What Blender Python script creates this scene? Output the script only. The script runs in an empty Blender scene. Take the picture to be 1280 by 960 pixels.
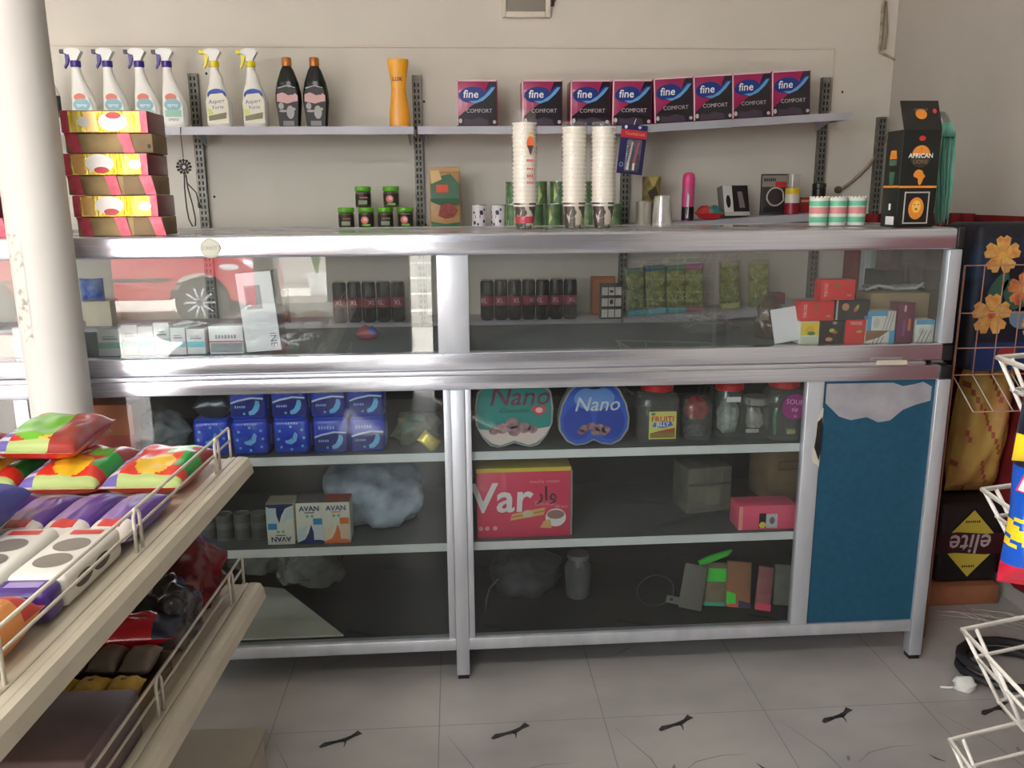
import bpy, bmesh, math, random
from mathutils import Vector, Matrix, Euler, noise as mnoise
random.seed(7)
SC = bpy.context.scene
COL = SC.collection
PI = math.pi

# ------------------------------------------------------------------ camera
F = 1050.0; CAMH = 1.2
def _axes():
    d = Vector((35, 4670, F)).normalized()
    x = Vector((16260, -358, F)); x = (x - d * x.dot(d)).normalized()
    z = -d
    y = z.cross(x)
    return x, y, z                     # world axes seen in camera space (right, down, forward)
AX, AY, AZ = _axes()
CAMP = Vector((0, 0, CAMH))
def w2c(v): return Vector((v.dot(AX), v.dot(AY), v.dot(AZ)))
def ray(px, py):
    c = Vector((px - 640, py - 480, F)); return Vector((c.dot(AX), c.dot(AY), c.dot(AZ)))
def atY(px, py, Y):
    r = ray(px, py); return CAMP + r * (Y / r.y)
def atZ(px, py, z):
    r = ray(px, py); return CAMP + r * ((z - CAMH) / r.z)
cam_d = bpy.data.cameras.new('camera'); cam = bpy.data.objects.new('camera', cam_d); COL.objects.link(cam)
cam_d.sensor_width = 36.0; cam_d.lens = F / 1280 * 36.0; cam_d.clip_start = 0.02
right = Vector((AX.x, AY.x, AZ.x)); down = Vector((AX.y, AY.y, AZ.y)); fwd = Vector((AX.z, AY.z, AZ.z))
m3 = Matrix((right, -down, -fwd)).transposed()
cam.matrix_world = Matrix.Translation(CAMP) @ m3.to_4x4()
SC.camera = cam

# ------------------------------------------------------------------ light and exposure
SC.view_settings.view_transform = 'Standard'; SC.view_settings.look = 'None'
SC.view_settings.gamma = 1.0; SC.view_settings.use_curve_mapping = False
SC.view_settings.exposure = 0.35
W = bpy.data.worlds.new('sky'); SC.world = W; W.use_nodes = True
bg = W.node_tree.nodes['Background']
bg.inputs[0].default_value = (0.93, 0.97, 1.0, 1); bg.inputs[1].default_value = 9.0
sun_d = bpy.data.lights.new('sun', 'SUN'); sun_d.energy = 22.0; sun_d.angle = math.radians(1.0); sun_d.color = (1, .985, .96)
sun = bpy.data.objects.new('sun', sun_d); COL.objects.link(sun); sun.rotation_euler = (math.radians(22), math.radians(-12), 0)
def portal(x0, x1, z0, z1, y):
    l = bpy.data.lights.new('daylight', 'AREA'); l.shape = 'RECTANGLE'; l.size = x1 - x0; l.size_y = z1 - z0
    l.cycles.is_portal = True
    o = bpy.data.objects.new('daylight_portal', l); COL.objects.link(o)
    o.location = ((x0 + x1) / 2, y, (z0 + z1) / 2); o.rotation_euler = (PI / 2, 0, 0)
FRONTY = -1.1                                        # inner face of the shop front, behind the camera
OPEN_A = (-3.2, -1.164); OPEN_B = (-1.05, -0.75); OPEN_C = (-0.273, -0.142); HEAD = 2.3
portal(OPEN_A[0], OPEN_A[1], 0, HEAD, FRONTY - .1)
portal(OPEN_B[0], OPEN_B[1], 0, HEAD, FRONTY - .1)
portal(OPEN_C[0], OPEN_C[1], 0, HEAD, FRONTY - .1)
lamp_d = bpy.data.lights.new('front_fill', 'AREA'); lamp_d.shape = 'RECTANGLE'; lamp_d.size = 1.2; lamp_d.size_y = .12; lamp_d.energy = 22; lamp_d.color = (1, .97, .93)
lamp = bpy.data.objects.new('front_fill', lamp_d); COL.objects.link(lamp); lamp.location = (-.7, -.25, 2.66)      # added fill light, out of view, to brighten the counter front
cy = SC.cycles
cy.max_bounces = 14; cy.diffuse_bounces = 6; cy.glossy_bounces = 5; cy.transparent_max_bounces = 24; cy.transmission_bounces = 6
cy.sample_clamp_indirect = 12.0
cy.use_denoising = True

# ------------------------------------------------------------------ materials
def lin(c):
    c = c / 255.0
    return c / 12.92 if c <= .04045 else ((c + .055) / 1.055) ** 2.4
def rgb(c): return (lin(c[0]), lin(c[1]), lin(c[2]), 1)
MATS = {}
def M(name, c, rough=.55, metal=0, var=0, scale=12, bump=0, bscale=60, coat=0, c2=None, stretch=(1, 1, 1), thr=None, spec=.5):
    if name in MATS: return MATS[name]
    m = bpy.data.materials.new(name); m.use_nodes = True; nt = m.node_tree; N = nt.nodes; L = nt.links
    b = N['Principled BSDF']
    b.inputs['Base Color'].default_value = rgb(c); b.inputs['Roughness'].default_value = rough; b.inputs['Metallic'].default_value = metal
    b.inputs['Coat Weight'].default_value = coat; b.inputs['Specular IOR Level'].default_value = spec
    if var or c2 or bump:
        tc = N.new('ShaderNodeTexCoord'); mp = N.new('ShaderNodeMapping'); mp.inputs['Scale'].default_value = stretch
        L.new(tc.outputs['Object'], mp.inputs[0])
    if var or c2:
        nz = N.new('ShaderNodeTexNoise'); nz.inputs['Scale'].default_value = scale; nz.inputs['Detail'].default_value = 5
        L.new(mp.outputs[0], nz.inputs['Vector'])
        rp = N.new('ShaderNodeValToRGB')
        lo, hi = thr or (.32, .68)
        rp.color_ramp.elements[0].position = lo; rp.color_ramp.elements[1].position = hi
        if c2: a, d = rgb(c), rgb(c2)
        else:
            a = rgb([max(0, k * (1 - var)) for k in c]); d = rgb([min(255, k * (1 + var)) for k in c])
        rp.color_ramp.elements[0].color = a; rp.color_ramp.elements[1].color = d
        L.new(nz.outputs['Fac'], rp.inputs[0]); L.new(rp.outputs[0], b.inputs['Base Color'])
    if bump:
        n2 = N.new('ShaderNodeTexNoise'); n2.inputs['Scale'].default_value = bscale; n2.inputs['Detail'].default_value = 4
        L.new(mp.outputs[0], n2.inputs['Vector'])
        bp = N.new('ShaderNodeBump'); bp.inputs['Strength'].default_value = bump; bp.inputs['Distance'].default_value = .01
        L.new(n2.outputs['Fac'], bp.inputs['Height']); L.new(bp.outputs[0], b.inputs['Normal'])
    MATS[name] = m; return m
def GL(name, tint=(255, 255, 255), haze=.06, rough=.0, ior=1.5, hazevar=True, dcol=(225, 222, 215), refl=1.0, bump=0, dscale=6):
    """thin clear sheet: fresnel mirror over a clear body with a thin painted haze; backs pass straight through"""
    if name in MATS: return MATS[name]
    m = bpy.data.materials.new(name); m.use_nodes = True; nt = m.node_tree; N = nt.nodes; L = nt.links
    N.remove(N['Principled BSDF']); out = N['Material Output']
    tr = N.new('ShaderNodeBsdfTransparent'); tr.inputs[0].default_value = rgb(tint)
    gl = N.new('ShaderNodeBsdfGlossy'); gl.inputs['Roughness'].default_value = rough; gl.inputs[0].default_value = (1, 1, 1, 1)
    fr = N.new('ShaderNodeFresnel'); fr.inputs[0].default_value = ior
    geo = N.new('ShaderNodeNewGeometry')
    inv = N.new('ShaderNodeMath'); inv.operation = 'SUBTRACT'; inv.inputs[0].default_value = 1; L.new(geo.outputs['Backfacing'], inv.inputs[1])
    mu = N.new('ShaderNodeMath'); mu.operation = 'MULTIPLY'; L.new(fr.outputs[0], mu.inputs[0]); L.new(inv.outputs[0], mu.inputs[1])
    m2 = N.new('ShaderNodeMath'); m2.operation = 'MULTIPLY'; m2.inputs[1].default_value = refl; m2.use_clamp = True; L.new(mu.outputs[0], m2.inputs[0])
    mx = N.new('ShaderNodeMixShader'); L.new(m2.outputs[0], mx.inputs[0]); L.new(tr.outputs[0], mx.inputs[1]); L.new(gl.outputs[0], mx.inputs[2])
    df = N.new('ShaderNodeBsdfDiffuse'); df.inputs[0].default_value = rgb(dcol)
    mx2 = N.new('ShaderNodeMixShader'); mx2.inputs[0].default_value = haze
    if hazevar or bump:
        tc = N.new('ShaderNodeTexCoord'); nz = N.new('ShaderNodeTexNoise'); nz.inputs['Scale'].default_value = dscale; nz.inputs['Detail'].default_value = 6
        L.new(tc.outputs['Object'], nz.inputs['Vector'])
    if hazevar:
        mr = N.new('ShaderNodeMapRange'); mr.inputs[1].default_value = .3; mr.inputs[2].default_value = .75
        mr.inputs[3].default_value = haze * .45; mr.inputs[4].default_value = haze * 1.6
        L.new(nz.outputs['Fac'], mr.inputs[0]); L.new(mr.outputs[0], mx2.inputs[0])
    if bump:
        bp = N.new('ShaderNodeBump'); bp.inputs['Strength'].default_value = bump; bp.inputs['Distance'].default_value = .02
        L.new(nz.outputs['Fac'], bp.inputs['Height']); L.new(bp.outputs[0], gl.inputs['Normal']); L.new(bp.outputs[0], df.inputs['Normal'])
    L.new(mx.outputs[0], mx2.inputs[1]); L.new(df.outputs[0], mx2.inputs[2]); L.new(mx2.outputs[0], out.inputs[0])
    MATS[name] = m; return m

# ------------------------------------------------------------------ mesh builder
class MB:
    def __init__(s): s.v = []; s.f = []; s.m = []; s.s = []; s.mats = []
    def mi(s, m):
        if m not in s.mats: s.mats.append(m)
        return s.mats.index(m)
    def add(s, vs, fs, mat, smooth=False):
        b = len(s.v); s.v += [Vector(v) for v in vs]; k = s.mi(mat)
        for f in fs: s.f.append([b + i for i in f]); s.m.append(k); s.s.append(smooth)
        return b
    def box(s, x0, x1, y0, y1, z0, z1, mat, r=0, seg=2):
        if r <= 0:
            s.add([(x0, y0, z0), (x1, y0, z0), (x1, y1, z0), (x0, y1, z0), (x0, y0, z1), (x1, y0, z1), (x1, y1, z1), (x0, y1, z1)],
                  [(0, 3, 2, 1), (4, 5, 6, 7), (0, 1, 5, 4), (1, 2, 6, 5), (2, 3, 7, 6), (3, 0, 4, 7)], mat)
        else:
            bm = bmesh.new(); bmesh.ops.create_cube(bm, size=1)
            for v in bm.verts: v.co = Vector((x0 + (v.co.x + .5) * (x1 - x0), y0 + (v.co.y + .5) * (y1 - y0), z0 + (v.co.z + .5) * (z1 - z0)))
            bmesh.ops.bevel(bm, geom=list(bm.edges), offset=r, segments=seg, affect='EDGES', profile=.5)
            s.bm(bm, mat, seg > 1)
        return s
    def bm(s, bm, mat, smooth=False):
        bm.verts.index_update()
        s.add([v.co.copy() for v in bm.verts], [[v.index for v in f.verts] for f in bm.faces], mat, smooth); bm.free()
    def lathe(s, prof, mat, n=24, cx=0, cy=0, sx=1, sy=1, a0=0, a1=2 * PI, sq=0):
        """prof: [(r, z)] or [(r, z, mat of the segment that starts here)]"""
        full = abs(a1 - a0 - 2 * PI) < 1e-6
        na = n if full else n + 1
        def ring(r, z):
            out = []
            for i in range(na):
                a = a0 + (a1 - a0) * i / n
                c, q = math.cos(a), math.sin(a)
                if sq: k = (abs(c) ** sq + abs(q) ** sq) ** (-1 / sq)
                else: k = 1
                out.append((cx + r * k * c * sx, cy + r * k * q * sy, z))
            return out
        pm = mat; prev_b = None
        for i in range(len(prof) - 1):
            p, q = prof[i], prof[i + 1]
            if len(p) > 2 and p[2] is not None: pm = p[2]
            share = False
            if i > 0 and prev_b is not None:
                o = prof[i - 1]; d1 = Vector((p[0] - o[0], p[1] - o[1])); d2 = Vector((q[0] - p[0], q[1] - p[1]))
                if d1.length > 1e-9 and d2.length > 1e-9 and d1.angle(d2) < .7: share = True
            if share: b0 = prev_b
            else: b0 = s.add(ring(p[0], p[1]), [], pm)
            b1 = s.add(ring(q[0], q[1]), [], pm); k = s.mi(pm)
            for j in range(n):
                j2 = (j + 1) % na
                if p[0] < 1e-6: f = [b0, b1 + j2, b1 + j]
                elif q[0] < 1e-6: f = [b0 + j, b0 + j2, b1]
                else: f = [b0 + j, b0 + j2, b1 + j2, b1 + j]
                s.f.append(f); s.m.append(k); s.s.append(True)
            prev_b = b1
        return s
    def tube(s, pts, r, mat, n=6, closed=False, cap=True):
        pts = [Vector(p) for p in pts]; N = len(pts); rings = []; up = None
        for i, p in enumerate(pts):
            if closed: t = (pts[(i + 1) % N] - pts[i - 1])
            else: t = pts[min(i + 1, N - 1)] - pts[max(i - 1, 0)]
            t.normalize()
            if up is None:
                up = Vector((0, 0, 1)) if abs(t.z) < .9 else Vector((1, 0, 0))
            u = (up - t * up.dot(t)); 
            if u.length < 1e-5: u = t.orthogonal()
            u.normalize(); w = t.cross(u); up = u
            rr = r[i] if isinstance(r, (list, tuple)) else r
            rings.append([p + (u * math.cos(2 * PI * k / n) + w * math.sin(2 * PI * k / n)) * rr for k in range(n)])
        vs = [v for q in rings for v in q]; fs = []
        for i in range(N if closed else N - 1):
            a = i * n; b = ((i + 1) % N) * n
            for k in range(n): fs.append((a + k, a + (k + 1) % n, b + (k + 1) % n, b + k))
        if cap and not closed: fs.append(tuple(range(n))[::-1]); fs.append(tuple(range((N - 1) * n, N * n)))
        s.add(vs, fs, mat, True); return s
    def prism(s, out, y0, y1, mat, mat2=None, smooth=False):
        """outline in x,z seen from the front, thickness from y0 (front) to y1"""
        n = len(out)
        s.add([(x, y0, z) for x, z in out], [tuple(range(n))], mat2 or mat)
        s.add([(x, y1, z) for x, z in out], [tuple(range(n))[::-1]], mat)
        s.add([(x, y0, z) for x, z in out] + [(x, y1, z) for x, z in out], [(i, n + i, n + (i + 1) % n, (i + 1) % n) for i in range(n)], mat, smooth)
        return s
    def dec(s, out, y, mat, wrap=None):
        """a printed patch: outline in x,z on the front plane y"""
        if wrap:
            out = [(wrap * math.sin(x / wrap), y - wrap * math.cos(x / wrap) + wrap * 0, z) for x, z in out]
            s.add(out, [tuple(range(len(out)))], mat)
        else: s.add([(x, y, z) for x, z in out], [tuple(range(len(out)))], mat)
        return s
    def rect(s, x0, x1, z0, z1, y, mat): return s.dec([(x0, z0), (x1, z0), (x1, z1), (x0, z1)], y, mat)
    def ell(s, cx, cz, rx, rz, y, mat, n=20, a=0):
        return s.dec([(cx + rx * math.cos(t) * math.cos(a) - rz * math.sin(t) * math.sin(a), cz + rx * math.cos(t) * math.sin(a) + rz * math.sin(t) * math.cos(a)) for t in [2 * PI * i / n for i in range(n)]], y, mat)
    def text(s, txt, x, z, y, size, mat, rot=0, wrap=None, sx=1, bold=0, shear=0, align='CENTER', depth=0):
        cu = bpy.data.curves.new('t', 'FONT'); cu.body = txt; cu.size = size; cu.align_x = align; cu.align_y = 'CENTER'; cu.offset = bold * size; cu.shear = shear
        cu.resolution_u = 2; cu.extrude = depth
        o = bpy.data.objects.new('t', cu); COL.objects.link(o)
        dg = bpy.context.evaluated_depsgraph_get(); me = bpy.data.meshes.new_from_object(o.evaluated_get(dg))
        c, q = math.cos(rot), math.sin(rot); vs = []
        for v in me.vertices:
            a, b = v.co.x * sx, v.co.y
            X = a * c - b * q; Zz = a * q + b * c
            if wrap: vs.append((wrap * math.sin((X + x) / wrap), y - wrap * math.cos((X + x) / wrap), z + Zz))
            else: vs.append((x + X, y - v.co.z, z + Zz))
        s.add(vs, [list(p.vertices) for p in me.polygons], mat)
        bpy.data.objects.remove(o); bpy.data.curves.remove(cu); bpy.data.meshes.remove(me)
        return s
    def scrib(s, x, z, y, w, h, mat, n=6, vert=False):
        for i in range(n):
            a = -w / 2 + w * i / n; q = (i * 7 % 3) * .12 * h
            c = [(a, -h / 2 + q * .5), (a + w / n * .72, -h / 2 + q * .2), (a + w / n * .66, h / 2 - q), (a + w / n * .1, h / 2)]
            s.dec([(x - v, z + u) if vert else (x + u, z + v) for u, v in c], y, mat)
        return s
    def pillow(s, w, d, h, mat, nx=14, ny=10, crimp=.12, wob=.25, seed=0, mats=None, cx=0, cy=0, cz=0, pinch='x'):
        """a filled bag lying flat: w along x, d along y, thickness h; flat crimped seams at the x ends"""
        rnd = random.Random(seed); off = Vector((rnd.random() * 50, rnd.random() * 50, 0))
        top = []; bot = []
        for j in range(ny + 1):
            for i in range(nx + 1):
                u = i / nx * 2 - 1; v = j / ny * 2 - 1
                if pinch == 'x': a, b = u, v
                else: a, b = v, u
                e = max(0, 1 - (abs(a) / (1 - crimp)) ** 3) if abs(a) < 1 - crimp else 0
                t = (e ** .5) * max(0, 1 - abs(b) ** 4) ** .5
                nzv = mnoise.noise(Vector((u * 2.2, v * 2.2, 0)) + off)
                t2 = t * (1 + wob * nzv)
                shr = 1 - .06 * (1 - abs(a)) * 1 if abs(b) > .8 else 1
                x = u * w / 2; y = v * d / 2
                if pinch == 'x': y *= shr
                else: x *= shr
                top.append((cx + x, cy + y, cz + h * .5 + h * .5 * t2 + .0012)); bot.append((cx + x, cy + y, cz + h * .5 - h * .5 * t))
        fs = []; ks = []
        W1 = nx + 1
        for j in range(ny):
            for i in range(nx): fs.append((j * W1 + i, j * W1 + i + 1, (j + 1) * W1 + i + 1, (j + 1) * W1 + i))
        def pick(f, vs):
            c = sum((Vector(vs[k]) for k in f), Vector()) / 4
            return mats(((c.x - cx) / w * 2), ((c.y - cy) / d * 2)) if mats else mat
        for vs, flip in ((top, False), (bot, True)):
            b = len(s.v); s.v += [Vector(v) for v in vs]
            for f in fs:
                g = [b + k for k in f]; s.f.append(g[::-1] if flip else g); s.m.append(s.mi(pick(f, vs) if not flip else mat)); s.s.append(True)
        n = len(top); b = len(s.v) - 2 * n
        per = [i for i in range(nx)] + [nx + j * W1 for j in range(ny)] + [ny * W1 + i for i in range(nx, 0, -1)] + [j * W1 for j in range(ny, 0, -1)]
        for k in range(len(per)):
            a, c = per[k], per[(k + 1) % len(per)]
            s.f.append([b + n + a, b + n + c, b + c, b + a]); s.m.append(s.mi(mat)); s.s.append(True)
        return s
    def blob(s, rx, ry, rz, mat, seed=0, amp=.25, fr=1.6, n=28, cx=0, cy=0, cz=0, flat=-.75, sharp=0):
        bm = bmesh.new(); bmesh.ops.create_icosphere(bm, subdivisions=4 if n > 24 else 3, radius=1)
        rnd = random.Random(seed); off = Vector((rnd.random() * 90, rnd.random() * 90, rnd.random() * 90))
        for v in bm.verts:
            k = mnoise.noise(v.co * fr + off) + .5 * mnoise.noise(v.co * fr * 2.3 + off)
            if sharp: k += sharp * (.5 - abs(mnoise.noise(v.co * fr * 3.1 + off)))
            p = v.co * (1 + amp * k)
            z = max(p.z, flat)
            v.co = Vector((cx + p.x * rx, cy + p.y * ry, cz + (z - flat) * rz))
        s.bm(bm, mat, True); return s
    def xf(s, mat4, start=0):
        for i in range(start, len(s.v)): s.v[i] = mat4 @ s.v[i]
        return s
    def build(s, name, parent=None, loc=(0, 0, 0), rot=(0, 0, 0)):
        me = bpy.data.meshes.new(name)
        me.from_pydata([tuple(v) for v in s.v], [], s.f)
        for m in s.mats: me.materials.append(m)
        me.polygons.foreach_set('material_index', s.m); me.polygons.foreach_set('use_smooth', s.s); me.update()
        o = bpy.data.objects.new(name, me); COL.objects.link(o); o.location = loc; o.rotation_euler = rot
        if parent: o.parent = parent
        return o
def tag(o, label=None, cat=None, group=None, kind=None):
    if label: o['label'] = label
    if cat: o['category'] = cat
    if group: o['group'] = group
    if kind: o['kind'] = kind
    return o
def thing(name, label, cat, loc=(0, 0, 0), rot=(0, 0, 0), group=None):
    o = bpy.data.objects.new(name, None); COL.objects.link(o); o.empty_display_size = .02; o.location = loc; o.rotation_euler = rot
    return tag(o, label, cat, group)
KIDS = {}
def kids(o): return [c for c in COL.objects if c.parent == o]
def dup(root, loc, label, rot=None):
    def cp(o, par):
        c = o.copy(); COL.objects.link(c)
        if par: c.parent = par
        for k in kids(o): cp(k, c)
        return c
    r = cp(root, None); r.location = loc; r['label'] = label
    if rot is not None: r.rotation_euler = rot
    return r
def struct(mb, name): return tag(mb.build(name), kind='structure')
def X(px, py, Y): return atY(px, py, Y).x
def Zp(px, py, Y): return atY(px, py, Y).z

# shared materials
ALU = M('brushed aluminium', (224, 225, 236), .2, .85, var=.05, scale=30, stretch=(.15, 1, 8), bump=.02, bscale=90)
ALUF = M('satin aluminium', (204, 208, 216), .42, .55, var=.04, scale=25, stretch=(1, 1, .2))
PLW = M('white plastic', (228, 228, 226), .35)
PLB = M('black plastic', (28, 28, 30), .35)
STEEL = M('galvanised steel', (120, 118, 112), .5, .6, var=.15, scale=40)
WHITE = M('white print', (240, 240, 240), .5)
BLACK = M('black print', (22, 20, 24), .5)
CARD = M('brown cardboard', (150, 120, 84), .85, var=.1, scale=14)
GLASS = GL('display glass', (240, 243, 243), haze=.02, refl=2.0); GLASSL = GL('cabinet glass', (236, 240, 240), haze=.01, refl=1.1)  # faint diffuse layer paints the veiling haze onto the panes
FILM = GL('clear film', (250, 250, 250), haze=.05, rough=.16, bump=.5, dscale=18, refl=1.0)

# ------------------------------------------------------------------ the room
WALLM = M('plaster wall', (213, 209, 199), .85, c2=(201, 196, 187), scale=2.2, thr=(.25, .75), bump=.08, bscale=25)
WALLR = M('plaster wall shaded', (190, 184, 177), .85, c2=(174, 168, 161), scale=2.0, thr=(.25, .75), bump=.08, bscale=25)  # same paint as the back wall, its shade put into a darker colour
CEILM = M('ceiling paint', (205, 202, 196), .9)
WX0, WX1, WY = -3.4, 1.64, 3.2
b = MB(); b.box(WX0 - .2, WX1 + .2, WY, WY + .15, 0, 2.7, WALLM)
NAIL = M('nail hole', (60, 52, 46), .9)
for px, py in ((258, 92), (530, 127), (532, 281), (268, 246), (1053, 115), (1027, 60), (1135, 64)):
    p = atY(px, py, WY); b.ell(p.x, p.z, .0045, .005, WY - .0006, NAIL, 9)
struct(b, 'wall_back')
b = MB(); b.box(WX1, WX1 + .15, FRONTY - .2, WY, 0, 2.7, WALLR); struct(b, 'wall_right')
b = MB(); b.box(WX0 - .15, WX0, FRONTY - .2, WY, 0, 2.7, WALLM); struct(b, 'wall_left')
b = MB(); b.box(WX0 - .2, WX1 + .2, FRONTY - .2, WY + .15, 2.7, 2.85, CEILM); struct(b, 'ceiling')
b = MB(); xs = [WX0, OPEN_A[0], OPEN_A[1], OPEN_B[0], OPEN_B[1], OPEN_C[0], OPEN_C[1], WX1]
WALLD = M('darkened front wall', (74, 72, 70), .7, var=.08, scale=4)  # front wall darkened by colour so its mirror image in the glass stays dark
for i in range(0, 8, 2): b.box(xs[i], xs[i + 1], FRONTY - .18, FRONTY, 0, 2.7, WALLD if i in (4, 6) else WALLM)
for i in range(1, 7, 2): b.box(xs[i], xs[i + 1], FRONTY - .18, FRONTY, HEAD, 2.7, WALLM)
struct(b, 'wall_front')
# floor: 40 cm polished tiles, each printed with the same veins
TILE = M('marble tile', (184, 181, 178), .3, c2=(158, 155, 154), scale=3.0, thr=(.3, .72), stretch=(1, 1.6, 1))
GROUT = M('grout', (146, 143, 140), .8); VEIN = M('dark vein', (34, 33, 36), .5, c2=(78, 76, 76), scale=60); VEIN2 = M('faint vein', (128, 122, 116), .4)
b = MB(); b.box(WX0, WX1, FRONTY - .18, WY, -.1, 0, TILE)
TS = .385; jx, jy = -.06, 1.735
def strip(pts, w, z, mat):
    L, R = [], []
    for i, p in enumerate(pts):
        a = Vector(pts[max(0, i - 1)]); c = Vector(pts[min(len(pts) - 1, i + 1)]); t = (c - a).normalized(); n = Vector((-t.y, t.x))
        ww = w[i] if isinstance(w, list) else w
        L.append(Vector(p) + n * ww); R.append(Vector(p) - n * ww)
    vs = [(p.x, p.y, z) for p in L] + [(p.x, p.y, z) for p in R]; k = len(pts)
    b.add(vs, [(i, k + i, k + i + 1, i + 1) for i in range(k - 1)], mat)
gx = jx - 8 * TS
while gx < WX1:
    if gx > WX0: strip([(gx, FRONTY), (gx, WY)], .0013, .0004, GROUT)
    gx += TS
gy = jy - 7 * TS
while gy < WY:
    strip([(WX0, gy), (WX1, gy)], .001, .0004, GROUT); gy += TS
for i in range(-4, 5):
    for j in range(-3, 3):
        ox, oy = jx + i * TS, jy + (j - 1) * TS
        q = lambda u, v: (ox + u * TS, oy + v * TS)
        if j != 0:
            if (i * 7 + j * 3) % 5 < 2: strip([q(.2, .7), q(.3, .78), q(.36, .8)], [.0008, .002, .0005], .0005, VEIN2)
            continue
        strip([q(.31, .85), q(.34, .875), q(.4, .895), q(.45, .91), q(.49, .94), q(.53, .975)], [.004, .008, .005, .007, .005, .009], .0006, VEIN)
        strip([q(.44, .91), q(.455, .88), q(.45, .84)], [.004, .002, .0005], .0006, VEIN)
        strip([q(.3, .5), q(.31, .52), q(.32, .545)], [.001, .004, .001], .0006, VEIN2)
        strip([q(.78, .52), q(.8, .48), q(.84, .45)], [.0006, .003, .0006], .0006, VEIN)
        strip([q(.9, .3), q(.92, .25), q(.95, .22)], [.0006, .003, .0006], .0006, VEIN)
        strip([q(.35, .48), q(.45, .56), q(.6, .6), q(.75, .6)], [.0004, .0012, .001, .0004], .0005, VEIN2)
        strip([q(.05, .9), q(.2, .6), q(.25, .35), q(.4, .1)], [.0004, .0012, .001, .0004], .0005, VEIN2)
struct(b, 'floor')
# raised plaster rib round the upper panel of the back wall
RIB = M('plaster rib', (206, 198, 186), .85)
b = MB(); zr = Zp(600, 60, WY)
b.box(-1.5, X(1046, 60, WY), WY - .006, WY, zr, zr + .008, RIB); b.box(X(1046, 60, WY) - .008, X(1046, 60, WY), WY - .006, WY, 1.5, zr, RIB)
struct(b, 'trim_1')

# ------------------------------------------------------------------ outside, behind the camera (seen in the glass)
ROADM = M('sunlit concrete', (196, 190, 180), .9, var=.06, scale=3)
b = MB(); b.box(-14, 9, -14, FRONTY - .18, -.55, -.35, ROADM); tag(b.build('ground'), kind='structure')
b = MB(); b.box(-14, 9, -12.3, -12, -.35, 2.2, M('far boundary wall', (216, 212, 204), .9)); o = tag(b.build('wall_street'), kind='structure')
RED = M('car red', (196, 18, 44), .25, coat=.6); TYRE = M('rubber', (30, 30, 32), .8); CGL = M('car glass', (30, 36, 42), .08)
def car():
    t = thing('car', 'red car parked in the street outside, mirrored in the counter glass', 'car', (-4.43, -7.45, -.36))
    L = 1.98
    out = [(-L, .32), (-L, .62), (-1.85, .92), (-1.2, 1.0), (-.75, 1.38), (.35, 1.38), (.95, 1.0), (1.75, .86), (L, .66), (L, .32)]
    def arch(cx):
        return [(cx + .37 * math.cos(a), .30 + .37 * math.sin(a)) for a in [math.radians(k) for k in range(5, 180, 17)]]
    low = [(L - .02, .24)] + [p for p in arch(1.3)] + [p for p in arch(-1.25)] + [(-L + .02, .24)]
    b = MB(); b.prism(out + low, -.8, .8, RED); b.v = [Vector((v.x, -v.y, v.z)) for v in b.v]; b.f = [f[::-1] for f in b.f]
    b.build('body', t)
    b = MB()
    for sgn in (1, -1):
        w = [(-1.05, 1.03), (-.68, 1.33), (-.2, 1.33), (-.2, 1.03)]; w2 = [(-.12, 1.03), (-.12, 1.33), (.3, 1.33), (.8, 1.03)]
        for q in (w, w2): b.add([(x, sgn * .804, z) for x, z in q], [(0, 1, 2, 3)], CGL)
    b.add([(.36, -.7, 1.37), (.36, .7, 1.37), (.93, .74, 1.03), (.93, -.74, 1.03)], [(0, 1, 2, 3)], CGL)
    b.build('window', t)
    for cx in (1.3, -1.25):
        for sy in (.72, -.72):
            b = MB(); b.lathe([(.05, -.1), (.3, -.1), (.31, 0), (.3, .1), (.19, .105)], TYRE, 28); b.lathe([(.19, .1), (.17, .08), (.0, .085)], M('hub shadow', (60, 60, 64), .5, .6), 28)
            for k in range(10):
                a = 2 * PI * k / 10; b.tube([(.04 * math.cos(a), .04 * math.sin(a), .1), (.19 * math.cos(a), .19 * math.sin(a), .1)], .018, M('wheel silver', (205, 205, 208), .3, .7))
            b.xf(Matrix.Translation((cx, sy, .3)) @ Matrix.Rotation(-PI / 2 if sy > 0 else PI / 2, 4, 'X')); b.build('wheel', t)
    for sy in (.62, -.62):
        b = MB(); b.blob(.28, .2, .09, M('headlight', (225, 225, 230), .15), 3, .05, cx=1.68, cy=sy, cz=.66); b.build('headlight', t)
    b = MB(); b.box(-1.0, .95, .8, .812, .56, .60, PLB); b.box(1.9, 2.02, -.75, .75, .3, .5, RED, .03); b.build('trim_strip', t)
car()
p = atY(397, 368, 9.0); gy = 1.924 * 2 - 9
b = MB(); b.box(p.x - .6, p.x + .9, gy - .3, gy + .15, -.35, p.z, M('planter concrete', (190, 186, 178), .9)); tag(b.build('low_wall'), 'low pale wall in the street under the white flower pot', 'wall', kind='structure')
t = thing('flower_pot', 'white flower pot on a low street wall, mirrored in the glass', 'plant pot', (p.x, gy, p.z))
b = MB(); b.lathe([(0, 0), (.075, 0), (.10, .2), (.112, .2), (.112, .225), (.095, .225), (.09, .19), (0, .19)], PLW); b.build('pot', t)
b = MB()
for k in range(16):
    a = k * 2.4; b.tube([(0, 0, .19), (.05 * math.cos(a), .05 * math.sin(a), .4), (.16 * math.cos(a), .16 * math.sin(a), .45 + .02 * (k % 5))], [.004, .006, .002], M('leaf green', (96, 128, 70), .6))
b.build('plant', t)
b = MB()
for k in range(5): b.box(-.75, .25, -6.6 - .3 * k, -6.3 - .3 * k, -.35, -.17 + .17 * k, M('white stone step', (226, 222, 214), .8))
tag(b.build('outdoor_steps'), kind='structure')

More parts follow.
